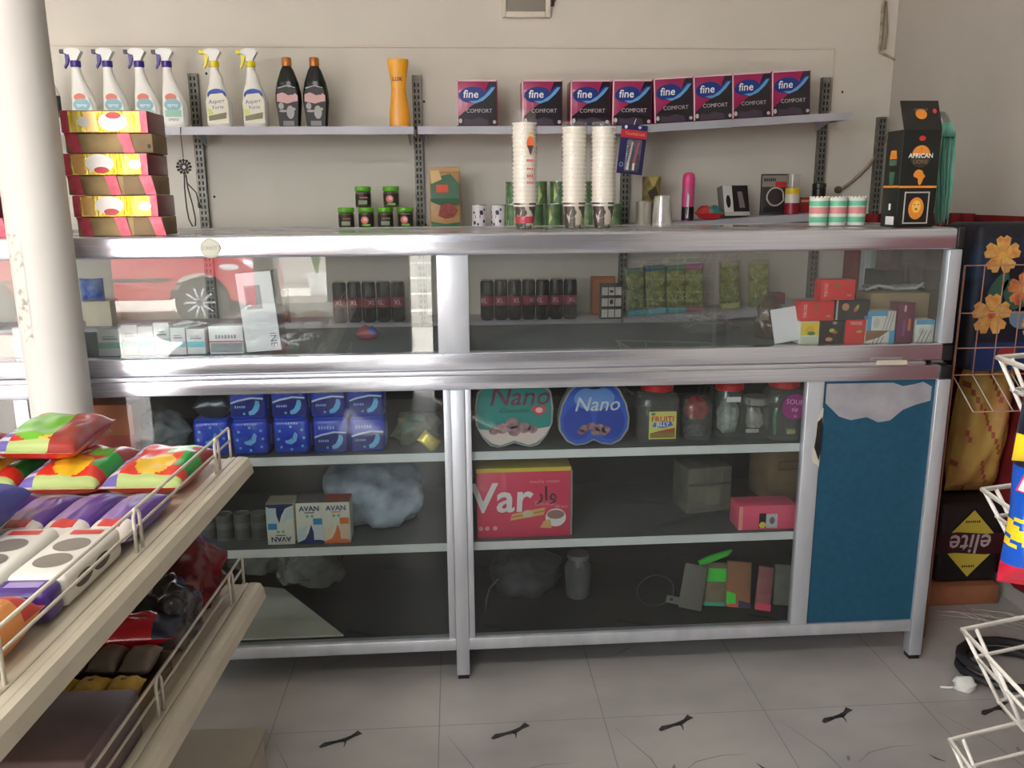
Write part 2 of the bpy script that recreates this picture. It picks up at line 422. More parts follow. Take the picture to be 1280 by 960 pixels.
# ------------------------------------------------------------------ counter: lower cabinet
D = 1.924; DB = 2.37; XR = 1.2; XL = -1.55
PANELG = M('grey cabinet board', (92, 101, 106), .7, var=.1, scale=5)
PANELD = M('dark cabinet board', (27, 29, 29), .8, var=.12, scale=5)
SHELFG = M('grey shelf board', (84, 87, 87), .6, var=.05, scale=6)
SHELFW = M('white shelf board', (222, 222, 222), .5, var=.03, scale=10)
xp = X(28, 520, D)
low = thing('display_cabinet', 'low aluminium shop counter cabinet with glass front and blue end panel', 'cabinet', (0, D, 0))
def part(name, par, *boxes):
    b = MB()
    for q in boxes: b.box(*q)
    return b.build(name, par)
Lz = lambda a: a
part('top_rail', low, (XL, XR - .03, 0, .03, .755, .79, ALU, .002))
part('bottom_rail', low, (XL, 1.165, 0, .03, .081, .112, ALUF, .002))
for x0, x1 in ((-.018, .015), (1.167, 1.2), (xp - .016, xp + .016)):
    b = MB(); b.box(x0, x1, -.002, .032, .012, .7545, ALUF, .002); b.box(x0 + .003, x1 - .003, .002, .028, 0, .012, PLB); b.build('leg', low)
    b = MB(); b.box(x0, x1, .41, .44, .012, .7545, ALUF, .002); b.box(x0 + .003, x1 - .003, .414, .436, 0, .012, PLB); b.build('leg', low)
for x0, x1 in ((-.035, -.0185), (.0155, .03)): part('window_stile', low, (x0, x1, .004, .024, .112, .755, ALUF, .001))
part('door_stile', low, (.843, .886, .002, .026, .112, .755, ALUF, .002))
part('back_panel', low, (XL, 1.165, .432, .44, .09, .75, PANELD))
part('cabinet_top', low, (XL, XR, .03, .446, .775, .79, PANELG))
part('partition', low, (-.004, .004, .034, .43, .116, .75, PANELD))
part('side_panel', low, (1.16, 1.1665, .034, .41, .112, .755, M('side panel', (130, 134, 136), .7)))
part('floor_board', low, (XL, 1.16, .032, .43, .1, .11, PANELD))
for z in (.594, .36):
    for x0, x1 in ((XL, -.006), (.006, 1.155)): part('shelf', low, (x0, x1, .0275, .43, z - .021, z, SHELFG), (x0, x1, .026, .0274, z - .021, z, SHELFW))
part('glass_pane', low, (XL, -.035, .012, .016, .113, .754, GLASSL)); part('glass_pane', low, (.03, .843, .012, .016, .113, .754, GLASSL))
BLUE = M('blue laminate', (18, 72, 98), .5, c2=(25, 82, 108), scale=60, thr=(.3, .7))
PRIM = M('grey primer patch', (152, 150, 156), .7, var=.08, scale=14)
b = MB(); b.box(.887, 1.166, .008, .016, .113, .7545, BLUE)
rnd = random.Random(4)
top = [(.893, .748)]; 
edge = [(.893, .70), (.93, .665), (.96, .655), (1.0, .662), (1.03, .648), (1.06, .652), (1.09, .678), (1.12, .69), (1.158, .70)]
b.dec(edge + [(1.158, .735), (1.135, .748), (1.11, .742), (1.085, .738), (1.06, .747), (.893, .748)], .0072, PRIM)
bpanel = b.build('blue_panel', low)
b = MB(); hx = .883
b.dec([(hx - .014, .55), (hx - .002, .545), (hx + .003, .535), (hx + .004, .58), (hx + .004, .64), (hx + .004, .69), (hx - .002, .685), (hx - .009, .67), (hx - .012, .62), (hx - .017, .58)], .0012, M('bare putty', (196, 190, 178), .8))
b.dec([(hx - .006, .572), (hx + .001, .555), (hx + .0045, .58), (hx + .0045, .64), (hx + .002, .668), (hx - .003, .66), (hx - .009, .655), (hx - .01, .62), (hx - .013, .59)], .0006, BLACK)
tag(b.build('torn_hole', bpanel), 'ragged black hole torn in the door edge')
part('rail_bracket', low, (1.168, 1.2, -.004, .03, .756, .789, PLB, .003))

# ------------------------------------------------------------------ counter: upper glass case
up = thing('display_case', 'long aluminium framed glass display case sitting on the blue-ended cabinet', 'display case', (0, D, .7905))
z0 = .7905; U = lambda z: z - z0
part('top_rail', up, (XL, 1.18, 0, .034, U(1.068), U(1.117), ALU, .006))
part('bottom_rail', up, (XL, 1.172, 0, .034, U(.802), U(.843), ALU, .003))
part('lower_lip', up, (XL, 1.13, -.006, .03, 0, U(.801), M('lip aluminium', (225, 225, 230), .3, .8), .002))
part('stile', up, (-.043, .03, .002, .03, U(.843), U(1.068), ALUF, .002)); part('stile', up, (1.164, 1.196, .002, .03, U(.843), U(1.0675), ALUF, .002))
part('stile', up, (1.164, 1.196, .41, .44, 0, U(1.1), ALUF, .002))
part('case_floor', up, (XL, 1.164, .034, .44, U(.822), U(.84), PANELG))
part('top_panel', up, (XL, 1.164, .034, .412, U(1.109), U(1.116), GL('top glass', (220, 226, 222), haze=.6, dcol=(176, 174, 176))))
part('back_rail', up, (XL, 1.164, .412, .44, U(1.086), U(1.117), ALUF, .002)); part('back_rail', up, (XL, 1.164, .412, .44, 0, U(.82), ALUF, .002))
part('end_rail', up, (1.165, 1.196, .034, .41, U(1.086), U(1.117), ALUF)); part('end_rail', up, (1.165, 1.196, .034, .41, 0, U(.84), ALUF))
part('end_glass', up, (1.178, 1.182, .034, .41, U(.84), U(1.086), GL('green glass', (214, 232, 220), haze=.05)))
part('glass_pane', up, (XL, -.043, .012, .016, U(.843), U(1.068), GLASS)); part('glass_pane', up, (.03, 1.164, .012, .016, U(.843), U(1.068), GLASS))
part('corner_cap', up, (1.181, 1.2, .002, .03, U(1.07), U(1.118), PLB, .003)); part('corner_cap', up, (1.1725, 1.2, .004, .03, U(.80), U(.838), PLB, .003))
part('masking_tape', up, (1.005, 1.08, -.0085, -.0065, U(.795), U(.806), M('tape', (200, 188, 168), .7)))
b = MB(); pb = atY(263, 310, D); r = .0215
b.lathe([(0, 0), (r, 0), (r, .003), (0, .003)], M('badge silver', (176, 176, 160), .5, .1), 28); b.lathe([(r * .86, .0034), (r * .92, .0034)], M('badge ring', (150, 150, 140), .5), 28)
b.xf(Matrix.Rotation(PI / 2, 4, 'X')); b.text('CREST', 0, 0, -.0036, .0105, M('badge ink', (120, 118, 108), .6), sx=1.1)
b.build('badge', up, (pb.x, -.001, U(pb.z)))

# ------------------------------------------------------------------ round pole in front of the counter
pm = M('pole paint', (192, 189, 184), .6, var=.02, scale=3)
py_ = 1.845; xa, xb = X(45, 535, py_), X(117, 535, py_); pc = (xa + xb) / 2; pr_ = (xb - xa) / 2
b = MB(); b.lathe([(pr_, 0), (pr_, 1.2), (pr_ * .98, 2.7)], pm, 40)
SCUFF = M('scuff marks', (150, 142, 126), .8, c2=(192, 189, 184), scale=55, thr=(.34, .46))
b.lathe([(pr_ + .0006, .9), (pr_ + .0006, 1.13)], SCUFF, 8, a0=-2.5, a1=-1.75)
b.build('support_pole', None, (pc, py_, 0)); o = bpy.data.objects['support_pole']
tag(o, 'round cream-painted steel pole with scuffs rising in front of the counter', 'pole')

def loft(b, secs, mat, n=24, pw=2.4, cap=True, mats=None):
    """secs: (cx, cy, rx, ry, z); superellipse sections"""
    rings = []
    for (cx, cy, rx, ry, z) in secs:
        r = []
        for i in range(n):
            a = 2 * PI * i / n; c, q = math.cos(a), math.sin(a)
            k = (abs(c) ** pw + abs(q) ** pw) ** (-1 / pw)
            r.append((cx + rx * k * c, cy + ry * k * q, z))
        rings.append(r)
    for i in range(len(rings) - 1):
        m = mats[i] if mats else mat
        b.add(rings[i] + rings[i + 1], [(j, (j + 1) % n, n + (j + 1) % n, n + j) for j in range(n)], m, True)
    if cap:
        b.add(rings[0], [tuple(range(n))[::-1]], mat); b.add(rings[-1], [tuple(range(n))], mats[-1] if mats else mat)
    return b

# ------------------------------------------------------------------ wall shelving
SHM = M('lilac grey shelf', (176, 176, 186), .45, .1, var=.04, scale=6)
SLOT = M('slot shadow', (36, 34, 32), .9)
SF, SB = 2.98, 3.182
def upright(px, py, ztop, zbot, label):
    x = X(px, py, 3.175); b = MB()
    b.box(x - .016, x + .016, 3.178, 3.2, zbot, ztop, STEEL)
    z = zbot + .02
    while z < ztop - .02:
        for dx in (-.0065, .0065): b.rect(x + dx - .003, x + dx + .003, z, z + .013, 3.1775, SLOT)
        z += .021
    o = b.build('slotted_upright'); tag(o, label, 'shelf upright', 'slotted uprights of the wall shelving')
upright(248, 190, 1.625, .3, 'slotted steel upright beside the hanging bead strap')
upright(523, 190, 1.62, .3, 'slotted steel upright right of the yellow bottle')
upright(783, 180, 1.555, .3, 'slotted steel upright behind the toothbrush card')
upright(1028, 190, 1.615, .3, 'slotted steel upright at the right shelf end')
upright(1099, 210, 1.475, .3, 'short slotted upright in the corner by the black coffee box')
TILT = .057; XS = X(783, 170, SF)
def shelf(x0, x1, ztop, label, tilt=False, br=()):
    t = thing('wall_shelf', label, 'shelf', (x0, SF, ztop), group='wall shelves')
    if tilt: t.rotation_euler = (0, -math.atan(TILT), 0)
    b = MB(); L = x1 - x0
    b.box(0, L, 0, SB - SF, -.007, 0, SHM); b.box(0, L, 0, .006, -.026, -.007, SHM); b.box(0, .004, .006, SB - SF, -.024, -.007, SHM); b.box(L - .004, L, .006, SB - SF, -.024, -.007, SHM)
    b.build('board', t)
    for x in br:
        b = MB(); b.prism([(0, -.008), (.19, -.008), (.0, -.05)][::1], -.0025, .0025, SHM)
        b.v = [Vector((x - x0 + v.y, .196 - v.x, v.z)) for v in b.v]; b.build('bracket', t)
    return t
x2 = X(520, 160, SF)
ZT, ZL, ZM = 1.43, 1.09, .758
shelf(-1.75, x2 - .008, ZT, 'upper left wall shelf holding the spray bottles', br=(X(250, 170, 3.1), x2 - .03))
shelf(x2 + .006, XS - .004, ZT, 'upper middle wall shelf under the first tissue packs', br=(x2 + .03,))
shelf(XS + .004, 1.395, ZT, 'upper right wall shelf tilting up under a row of tissue packs', True, br=(1.39 - .04,))
shelf(-1.75, x2 - .008, ZL, 'lower left wall shelf with the green lidded jars')
shelf(x2 + .006, XS - .004, ZL, 'lower middle wall shelf with the coffee bag and cans')
shelf(XS + .004, 1.41, ZL, 'lower right wall shelf tilting up under the pink spray can', True)
shelf(-1.75, x2 - .008, ZM, 'wall shelf seen through the glass under the left black cans')
shelf(x2 + .006, XS - .004, ZM, 'wall shelf seen through the glass under the middle black cans')
shelf(XS + .004, 1.41, ZM, 'tilted wall shelf seen through the glass under the herb packs', True)
def zt(x, base): return base + (TILT * (x - XS - .004) if x > XS else 0) + .0006
def place(px, py, Y, base):
    x = X(px, py, Y); return (x, Y, zt(x, base))

# ------------------------------------------------------------------ bottles on the upper shelf
PURP = M('violet plastic', (58, 40, 140), .35); YEL = M('yellow plastic', (232, 212, 40), .35); MILK = M('milky bottle', (232, 231, 226), .3)
def spray(kind, label):
    g = 'white spray bottles with violet triggers' if kind == 'v' else 'white spray bottles with yellow triggers'
    t = thing('spray_bottle', label, 'spray bottle', group=g); acc = PURP if kind == 'v' else YEL
    b = MB()
    if kind == 'v': secs = [(0, 0, .037, .021, 0), (0, 0, .0405, .024, .012), (.001, 0, .041, .024, .07), (-.003, 0, .035, .022, .105), (-.011, 0, .021, .017, .15), (-.015, 0, .0145, .0145, .182), (-.015, 0, .0135, .0135, .196)]
    else: secs = [(0, 0, .038, .024, 0), (0, 0, .042, .027, .012), (.002, 0, .043, .027, .085), (-.001, 0, .036, .025, .115), (-.003, 0, .024, .02, .145), (-.002, 0, .021, .017, .165), (-.006, 0, .0145, .0145, .185), (-.006, 0, .0135, .0135, .196)]
    loft(b, secs, MILK, 28); b.build('bottle', t)
    c = -.015 if kind == 'v' else -.006
    b = MB(); b.lathe([(.0155, .197), (.0165, .2), (.0165, .216), (.014, .2165)], acc, 20, cx=c); b.build('collar', t)
    b = MB(); out = [(c - .03, .25), (c - .012, .257), (c + .016, .254), (c + .025, .246), (c + .012, .225), (c + .009, .217), (c - .012, .217), (c - .014, .235), (c - .03, .24)]
    b.prism(out, -.011, .011, PLW, smooth=False); hd_ = b.build('spray_head', t)
    b = MB(); b.box(c - .046, c - .0302, -.008, .008, .239, .252, acc if kind == 'y' else M('nozzle grey', (70, 66, 90), .4), .002); b.build('nozzle', hd_)
    b = MB(); b.prism([(c - .03, .238), (c - .0145, .236), (c - .0245, .205), (c - .034, .192), (c - .036, .197), (c - .03, .21)], -.006, .006, acc); b.build('trigger', hd_)
    b = MB(); y = -.0245 if kind == 'v' else -.0275
    lab = lambda ctr, pts: [(x, z) for x, z in pts]
    if kind == 'v':
        b.dec([(-.031, .02), (.031, .02), (.033, .07), (.022, .10), (-.008, .112), (-.026, .09), (-.033, .06)], y, M('pale label', (226, 232, 228), .5))
        b.ell(-.004, .098, .019, .013, y - .0003, M('coral print', (216, 120, 104), .5)); b.ell(0, .074, .028, .021, y - .0005, M('aqua print', (134, 178, 190), .5)); b.rect(-.027, .027, .036, .058, y - .0006, M('mint print', (150, 196, 178), .5))
        b.text('spray', 0, .074, y - .0008, .016, WHITE); b.text('SPRINT', 0, .026, y - .0006, .011, M('dark grey print', (90, 84, 84), .5))
    else:
        b.ell(.001, .105, .031, .021, y + .001, M('royal blue print', (34, 74, 168), .5)); b.dec([(-.035, .015), (.036, .015), (.037, .09), (.02, .112), (-.02, .108), (-.036, .085)], y - .0003, M('cream label', (226, 224, 204), .5))
        b.text('Asperr', 0, .085, y - .0006, .019, M('navy print', (84, 92, 150), .5), rot=.1); b.text('Forte', .003, .066, y - .0006, .017, M('navy print', (84, 92, 150), .5), rot=.1)
        b.dec([(-.03, .022), (.028, .03), (.03, .05), (-.01, .042), (-.03, .038)], y - .0005, M('olive print', (126, 120, 92), .5)); b.dec([(-.03, .04), (-.012, .045), (-.02, .06), (-.034, .062)], y - .0005, M('lime print', (206, 216, 120), .5))
    b.build('label', t)
    return t
Yb = 3.06
v0 = spray('v', 'white spray bottle with violet trigger, nearest the pole')
v0.location = place(109, 157, Yb, ZT)
for px, lb in ((148, 'second violet-trigger spray bottle from the pole, above the red and gold cartons'), (187, 'third violet-trigger spray bottle from the pole, above the red and gold cartons')): dup(v0, place(px, 157, Yb, ZT), lb)
dup(v0, place(221, 157, Yb, ZT), 'violet-trigger spray bottle with whole label showing, right of the gold cartons')
y0 = spray('y', 'white spray bottle with yellow trigger, beside the upright'); y0.location = place(276, 157, Yb, ZT)
dup(y0, place(321, 157, Yb, ZT), 'white spray bottle with yellow trigger, next to the black bottles')
t = thing('cleaner_bottle', 'white bottle with a black band half hidden behind the pole', 'bottle', place(66, 155, Yb, ZT))
b = MB(); loft(b, [(0, 0, .032, .022, 0), (0, 0, .033, .022, .11), (0, 0, .014, .014, .16), (0, 0, .014, .014, .17)], PLW); b.build('bottle', t)
b = MB(); loft(b, [(0, 0, .0335, .0225, .05), (0, 0, .0335, .0225, .105)], M('band black', (50, 48, 52), .4), cap=False); loft(b, [(0, 0, .0335, .0225, .035), (0, 0, .0335, .0225, .05)], M('band green', (60, 130, 100), .4), cap=False); b.build('label', t)
b = MB(); b.lathe([(.015, .17), (.015, .19), (0, .19)], M('cap grey', (90, 90, 96), .4)); b.build('cap', t)

t = thing('detergent_bottle', 'black bottle with copper cap, left of its twin', 'bottle', place(363, 157, Yb, ZT), group='black bottles with copper caps')
BLG = M('glossy black bottle', (20, 26, 24), .18)
b = MB(); loft(b, [(0, 0, .034, .02, 0), (0, 0, .036, .022, .008), (0, 0, .044, .026, .085), (0, 0, .043, .026, .115), (0, 0, .036, .023, .15), (0, 0, .022, .016, .188), (0, 0, .015, .013, .20)], BLG, 32); b.build('bottle', t)
b = MB(); b.lathe([(.016, .2005), (.0165, .203), (.0165, .226), (.0145, .229), (0, .229)], M('copper cap', (196, 122, 62), .35, .5), 22); b.build('cap', t)
b = MB(); y = -.0265; b.dec([(-.032, .0), (.03, .0), (.036, .09), (.03, .125), (0, .135), (-.03, .125), (-.038, .09)], y, M('black label', (34, 30, 34), .5))
b.dec([(-.035, .085), (-.02, .082), (0, .078), (.02, .084), (.034, .086), (.035, .104), (.026, .112), (.02, .106), (0, .108), (-.016, .114), (-.034, .108)], y - .0003, M('rose print', (206, 164, 164), .5))
b.dec([(-.03, .126), (0, .134), (.028, .128), (.028, .13), (0, .138), (-.03, .13)], y - .0004, M('silver print', (160, 158, 158), .4))
for ex, ez, rx, rz in ((-.022, .07, .009, .011), (.008, .05, .013, .022), (-.016, .054, .014, .004), (.006, .115, .012, .01), (.02, .06, .006, .005)): b.ell(ex, ez, rx, rz, y - .0005, M('silver print', (160, 158, 158), .4) if ez < .1 else M('black label', (34, 30, 34)), 14)
b.rect(-.018, .018, .006, .022, y - .0005, M('dim silver', (120, 120, 122), .4))
b.build('label', t); dup(t, place(397, 157, Yb, ZT), 'black bottle with copper cap, right of its twin')

t = thing('shower_gel_bottle', 'yellow waisted shower gel bottle on the upper shelf by the upright', 'bottle', place(500, 157, Yb, ZT))
GELY = M('mango yellow', (232, 160, 40), .3); GELC = M('mango cap', (238, 168, 34), .35)
b = MB(); loft(b, [(0, 0, .033, .02, 0), (0, 0, .036, .022, .006), (0, 0, .0345, .021, .05), (0, 0, .027, .019, .105), (0, 0, .0255, .018, .13)], GELY, 28, 2.6); b.build('bottle', t)
b = MB(); loft(b, [(0, 0, .0257, .0182, .1305), (0, 0, .026, .0185, .15), (0, 0, .031, .021, .185), (0, 0, .036, .023, .212), (0, 0, .0362, .023, .222), (0, 0, .035, .022, .224)], GELC, 28, 2.6); b.text('LUX', -.003, .158, -.0202, .017, M('dark violet print', (70, 30, 60), .5), bold=.03); b.build('cap', t)

# ------------------------------------------------------------------ tissue packs
MAG = M('magenta pack', (158, 28, 86), .3, coat=.3, var=.1, scale=9); INK = M('ink black pack', (32, 24, 34), .3, coat=.3); NAVY = M('navy swoosh', (24, 54, 132), .35); SKY = M('sky swoosh', (96, 160, 214), .35); PINKT = M('pale pink edge', (226, 190, 200), .5)
def tissue(label):
    t = thing('tissue_pack', label, 'tissue pack', group='magenta and black tissue packs on the upper shelf')
    w, h, d = .1385, .152, .1
    b = MB(); b.box(-w / 2, w / 2, 0, d, 0, h, MAG, .006); y = -.0006
    b.dec([(-w / 2 + .004, .002), (w / 2 - .004, .002), (w / 2 - .004, h - .006), (.04, h - .006), (.02, .095), (-.03, .06), (-w / 2 + .004, .03)], y, INK)
    b.rect(-w / 2 + .004, w / 2 - .004, h - .006, h - .001, y - .0001, PINKT); b.rect(-w / 2 - .0004, -w / 2 + .004, .004, h - .004, y - .0002, PINKT)
    b.ell(-.018, .103, .044, .026, y - .0003, NAVY, 26, .1)
    b.dec([(-.03, .082), (0, .084), (.025, .1), (.05, .126), (.062, .127), (.045, .105), (.02, .084), (-.008, .074)], y - .0005, SKY)
    b.dec([(-.01, .1), (.02, .106), (.046, .13), (.064, .131), (.05, .122), (.026, .098)], y - .0004, NAVY)
    b.text('fine', -.022, .104, y - .0008, .036, WHITE, shear=.1, bold=.012)
    b.text('COMFORT', .006, .05, y - .0006, .0185, M('pale print', (196, 186, 192), .5))
    b.dec([(-.05, .004), (.04, .004), (.035, .022), (.005, .03), (-.02, .022), (-.045, .026)], y - .0004, M('grey plum print', (66, 52, 70), .5)); b.ell(.058, .014, .006, .006, y - .0005, M('pale print', (196, 186, 192)), 12); b.ell(-.058, .018, .006, .008, y - .0005, M('pale print', (196, 186, 192)), 12)
    b.build('pack', t)
    return t
pks = [(597, 155, 'standing alone at the left'), (678, 155, 'second from the left, above the tall cup stack'), (738, 155, 'third from the left, over the two cup stacks'), (790, 155, 'fourth from left, glare stripes, behind the toothbrush card'),
       (843, 154, 'fifth from left, just right of the toothbrush card'), (892, 151, 'sixth from left, just left of the last pair'), (940, 149, 'second from the right end'), (989, 146, 'at the right end of the row')]
tp = None
for px, py, s in pks:
    lb = 'magenta and black tissue pack, ' + s
    if tp is None: tp = tissue(lb); o = tp; o.location = place(px, py, 3.0, ZT)
    else: o = dup(tp, place(px, py, 3.0, ZT), lb)
    if px > 790: o.rotation_euler = (0, -math.atan(TILT), .0)
# ------------------------------------------------------------------ lower wall shelf goods
LIME = M('lime lid', (98, 176, 40), .35); JAR = M('jar dark fill', (70, 66, 54), .3, c2=(104, 92, 74), scale=50)
def cof_jar(label, var):
    t = thing('lidded_jar', label, 'jar', group='small jars with lime lids')
    b = MB(); b.lathe([(0, 0), (.026, 0), (.0275, .003), (.0275, .048), (.025, .054)], JAR, 22); b.build('jar', t)
    b = MB(); b.lathe([(.0275, .0545), (.0285, .056), (.0285, .069), (.027, .071), (0, .071)], LIME, 22); b.build('lid', t)
    b = MB(); b.lathe([(.0279, .008), (.0279, .046)], M('jar label dark', (46, 44, 40), .5), 14, a0=-2.7, a1=-.45)
    if var: b.ell(-.003, .028, .013, .013, -.0284, M('pink circle print', (214, 110, 104), .5), 16); b.ell(-.001, .03, .007, .007, -.0286, M('pale pink print', (230, 190, 180), .5), 12); b.rect(-.012, .016, .008, .014, -.0283, LIME)
    else: b.rect(-.014, .016, .01, .024, -.0282, M('grey green print', (130, 150, 120), .5)); b.rect(-.01, .018, .03, .036, -.0282, M('brick print', (150, 80, 60), .5))
    b.build('label', t); return t
Yj = 3.05; zj = ZL + .0006
ja = cof_jar('lime-lidded jar at the left end of the bottom row', 0); ja.location = (X(433, 275, Yj), Yj, zj)
jb = cof_jar('lime-lidded jar, second in the bottom row, pink disc on label', 1); jb.location = (X(458, 275, Yj), Yj, zj)
dup(ja, (X(482, 275, Yj), Yj, zj), 'lime-lidded jar, third in the bottom row, plain dark label')
dup(jb, (X(507, 275, Yj), Yj, zj), 'lime-lidded jar at the right end of the bottom row, by the upright')
dup(ja, (X(454, 248, Yj), Yj, zj + .0716), 'lime-lidded jar standing on top, left one of the two')
dup(jb, (X(489, 248, Yj), Yj, zj + .0716), 'lime-lidded jar standing on top, right one of the two')
t = thing('coffee_bag', 'green and gold ground coffee bag standing on the lower shelf', 'bag', (X(557, 280, 3.02), 3.02, zj))
KG = M('coffee green', (24, 92, 56), .3, coat=.3); KGOLD = M('coffee gold', (182, 142, 92), .35)
b = MB(); b.box(-.054, .054, 0, .07, 0, .19, KGOLD, .006); b.box(-.054, .054, .028, .042, .185, .208, KGOLD, .002)
b.v = [Vector((v.x, v.y if v.z < .1 else v.y * (1 - (v.z - .1) / .13) + .032 * (v.z - .1) / .13, v.z)) for v in b.v]
def fy(z): return (0 if z < .1 else .032 * (z - .1) / .13) - .001
def fd(out, mat, o=0): b.add([(x, fy(z) - o, z) for x, z in out], [tuple(range(len(out)))], mat)
fd([(-.048, .096), (.05, .096), (.05, .1), (.05, .15), (.02, .185), (-.02, .175), (-.05, .15)], KG, .0002); fd([(-.05, .09), (-.05, .1), (.05, .1), (.05, .08), (0, .07), (-.04, .085)], M('coffee dark green', (18, 82, 48), .3), .0003)
fd([(-.03, .12), (.012, .12), (.012, .147), (-.03, .147)], M('coffee red', (214, 80, 44), .4), .0012); fd([(-.025, .04), (0, .03), (.03, .035), (.044, .06), (.02, .085), (-.015, .08)], M('coffee brick', (168, 70, 56), .5, c2=(110, 40, 34), scale=60), .0006)
fd([(-.05, .002), (.05, .002), (.05, .018), (0, .012), (-.05, .02)], KG, .0005); fd([(-.046, .15), (-.01, .165), (-.02, .196), (-.05, .195)], M('coffee cream', (222, 190, 130), .4), .002)
b.build('bag_body', t)
CANS = M('can steel', (170, 168, 164), .3, .8)
def can(name, label, cat, r, h, mat, extra, group=None, rim=CANS):
    t = thing(name, label, cat, group=group)
    b = MB(); b.lathe([(0, 0), (r, 0), (r, .002, None)], rim, 24); b.lathe([(r - .0006, .002), (r - .0006, h - .003)], mat, 24); 
    if extra: extra(b, r)
    b.build('can_body', t)
    b = MB(); b.lathe([(r - .001, h - .003), (r + .0006, h - .002), (r + .0006, h), (r - .002, h), (r - .003, h - .003), (0, h - .003)], rim, 24); b.build('can_lid', t)
    return t
def cowcan(b, r):
    for a, z, s in ((-.018, .015, .007), (.008, .05, .009), (.018, .02, .006), (-.02, .05, .005), (-.005, .01, .005), (.02, .06, .005)): b.dec([(a + s * math.cos(k * 1.05) * (1 + .25 * ((k * 7) % 3 - 1)), z + s * math.sin(k * 1.05)) for k in range(6)], 0, M('cow patch', (50, 44, 66), .5), wrap=r + .0002)
    b.dec([(-.016, .03), (.004, .03), (.004, .042), (-.016, .042)], 0, M('red stamp', (190, 60, 80), .5), wrap=r + .0003)
c0 = can('milk_can', 'white can with dark patches and red stamp, left one beside the coffee bag', 'can', .0255, .078, M('can white', (220, 216, 220), .4), cowcan, 'white patched cans'); c0.location = (X(599, 280, 3.04), 3.04, zj)
dup(c0, (X(623, 280, 3.04), 3.04, zj), 'white can with dark patches, right one beside the tall cup stack', (0, 0, -.5))
def vegcan(b, r):
    b.dec([(-.03, .004), (.004, .004), (.016, .03), (.006, .07), (-.03, .07)], 0, M('leaf print', (116, 150, 70), .5, c2=(196, 206, 130), scale=40), wrap=r + .0002); b.dec([(-.022, .004), (.004, .004), (.012, .022), (-.018, .024)], 0, M('pale green print', (188, 206, 190), .5), wrap=r + .0003); b.dec([(.006, .05), (.026, .05), (.026, .058), (.006, .058)], 0, M('red dash', (190, 60, 56), .5), wrap=r + .0003)
VEG = M('can dark green', (58, 94, 60), .4, c2=(96, 126, 84), scale=40)
g0 = can('food_can', 'green tin of food in the lower row, first behind the tall cup stack', 'can', .031, .078, VEG, vegcan, 'green food tins on the lower shelf'); g0.location = (X(641, 280, 3.05), 3.05, zj)
for px, up_, lb in ((668, 0, 'green tin in the lower row, peeping out right of the tall cup stack'), (692, 0, 'green tin in the lower row between the first two cup stacks'), (735, 0, 'green tin in the lower row between the last two cup stacks'), (767, 0, 'green tin in the lower row beside the last cup stack'),
                    (643, 1, 'green tin on top, behind the tall cup stack'), (673, 1, 'green tin on top, right of the tall cup stack'), (698, 1, 'green tin on top, left of the middle cup stack'), (731, 1, 'green tin on top, right of the middle cup stack')):
    dup(g0, (X(px, 280 - 27 * up_, 3.05), 3.05, zj + .0785 * up_), lb, (0, 0, -.6 * ((px % 3) - 1) - .2))

# ------------------------------------------------------------------ things on the right part of the lower shelf
def lp(px, py, Y): return place(px, py, Y, ZL)
t = thing('spice_box', 'narrow brown and gold box on the lower shelf behind the silver can', 'box', lp(815, 282, 3.07))
b = MB(); b.box(-.029, .029, 0, .05, 0, .165, M('olive gold box', (92, 80, 44), .5, c2=(150, 132, 70), scale=30), .001); b.dec([(-.02, .165), (.02, .165), (.004, .13), (-.004, .13)], -.0006, M('gold leaf print', (186, 168, 96), .5)); b.dec([(-.005, .08), (.02, .1), (.01, .13), (-.02, .11)], -.0006, M('dark leaf print', (60, 56, 34), .5)); b.rect(-.028, .028, .002, .07, -.0005, M('brown print', (76, 58, 44), .5)); b.build('carton', t)
s0 = can('food_can', 'silver-rimmed tin with brown label in front of the narrow gold box', 'can', .029, .082, M('can brown label', (96, 84, 70), .4, c2=(206, 200, 190), scale=26, stretch=(1, 1, .15)), None); s0.location = lp(804, 283, 3.0)
t = thing('spray_can', 'pink deodorant spray can on the lower shelf', 'spray can', lp(859, 277, 3.05))
b = MB(); b.lathe([(0, 0), (.022, 0), (.022, .1), (.0215, .12)], M('spray pink', (206, 84, 140), .3), 22); b.lathe([(.0222, .002), (.0222, .05)], M('spray black', (34, 34, 40), .3), 22); b.dec([(-.012, .01), (-.004, .01), (-.002, .09), (-.008, .1)], 0, M('spray white', (220, 220, 226), .3), wrap=.0224); b.build('can_body', t)
b = MB(); b.lathe([(.022, .1202), (.0225, .122), (.0225, .15), (.02, .163), (.012, .17), (0, .172)], M('cap pink', (226, 78, 140), .3), 22); b.build('cap', t)
t = tag(MB().pillow(.1, .05, .045, M('red bag', (190, 44, 48), .3), mats=lambda u, v: M('red bag', (190, 44, 48)) if u < -.2 else (M('teal bag', (44, 128, 128), .3) if u > .1 else M('grey bag', (120, 130, 124), .3)), seed=5, wob=.8).build('sweet_bag', None, lp(886, 276, 3.03)), 'small red and teal bag lying beside the pink spray can', 'bag')
t = thing('gadget_box', 'black and white box leaning back on the lower shelf', 'box', lp(922, 272, 3.04), (math.radians(-14), 0, math.radians(14)))
b = MB(); b.box(-.045, .045, 0, .03, .006, .1, M('box grey side', (120, 118, 118), .5), .001)
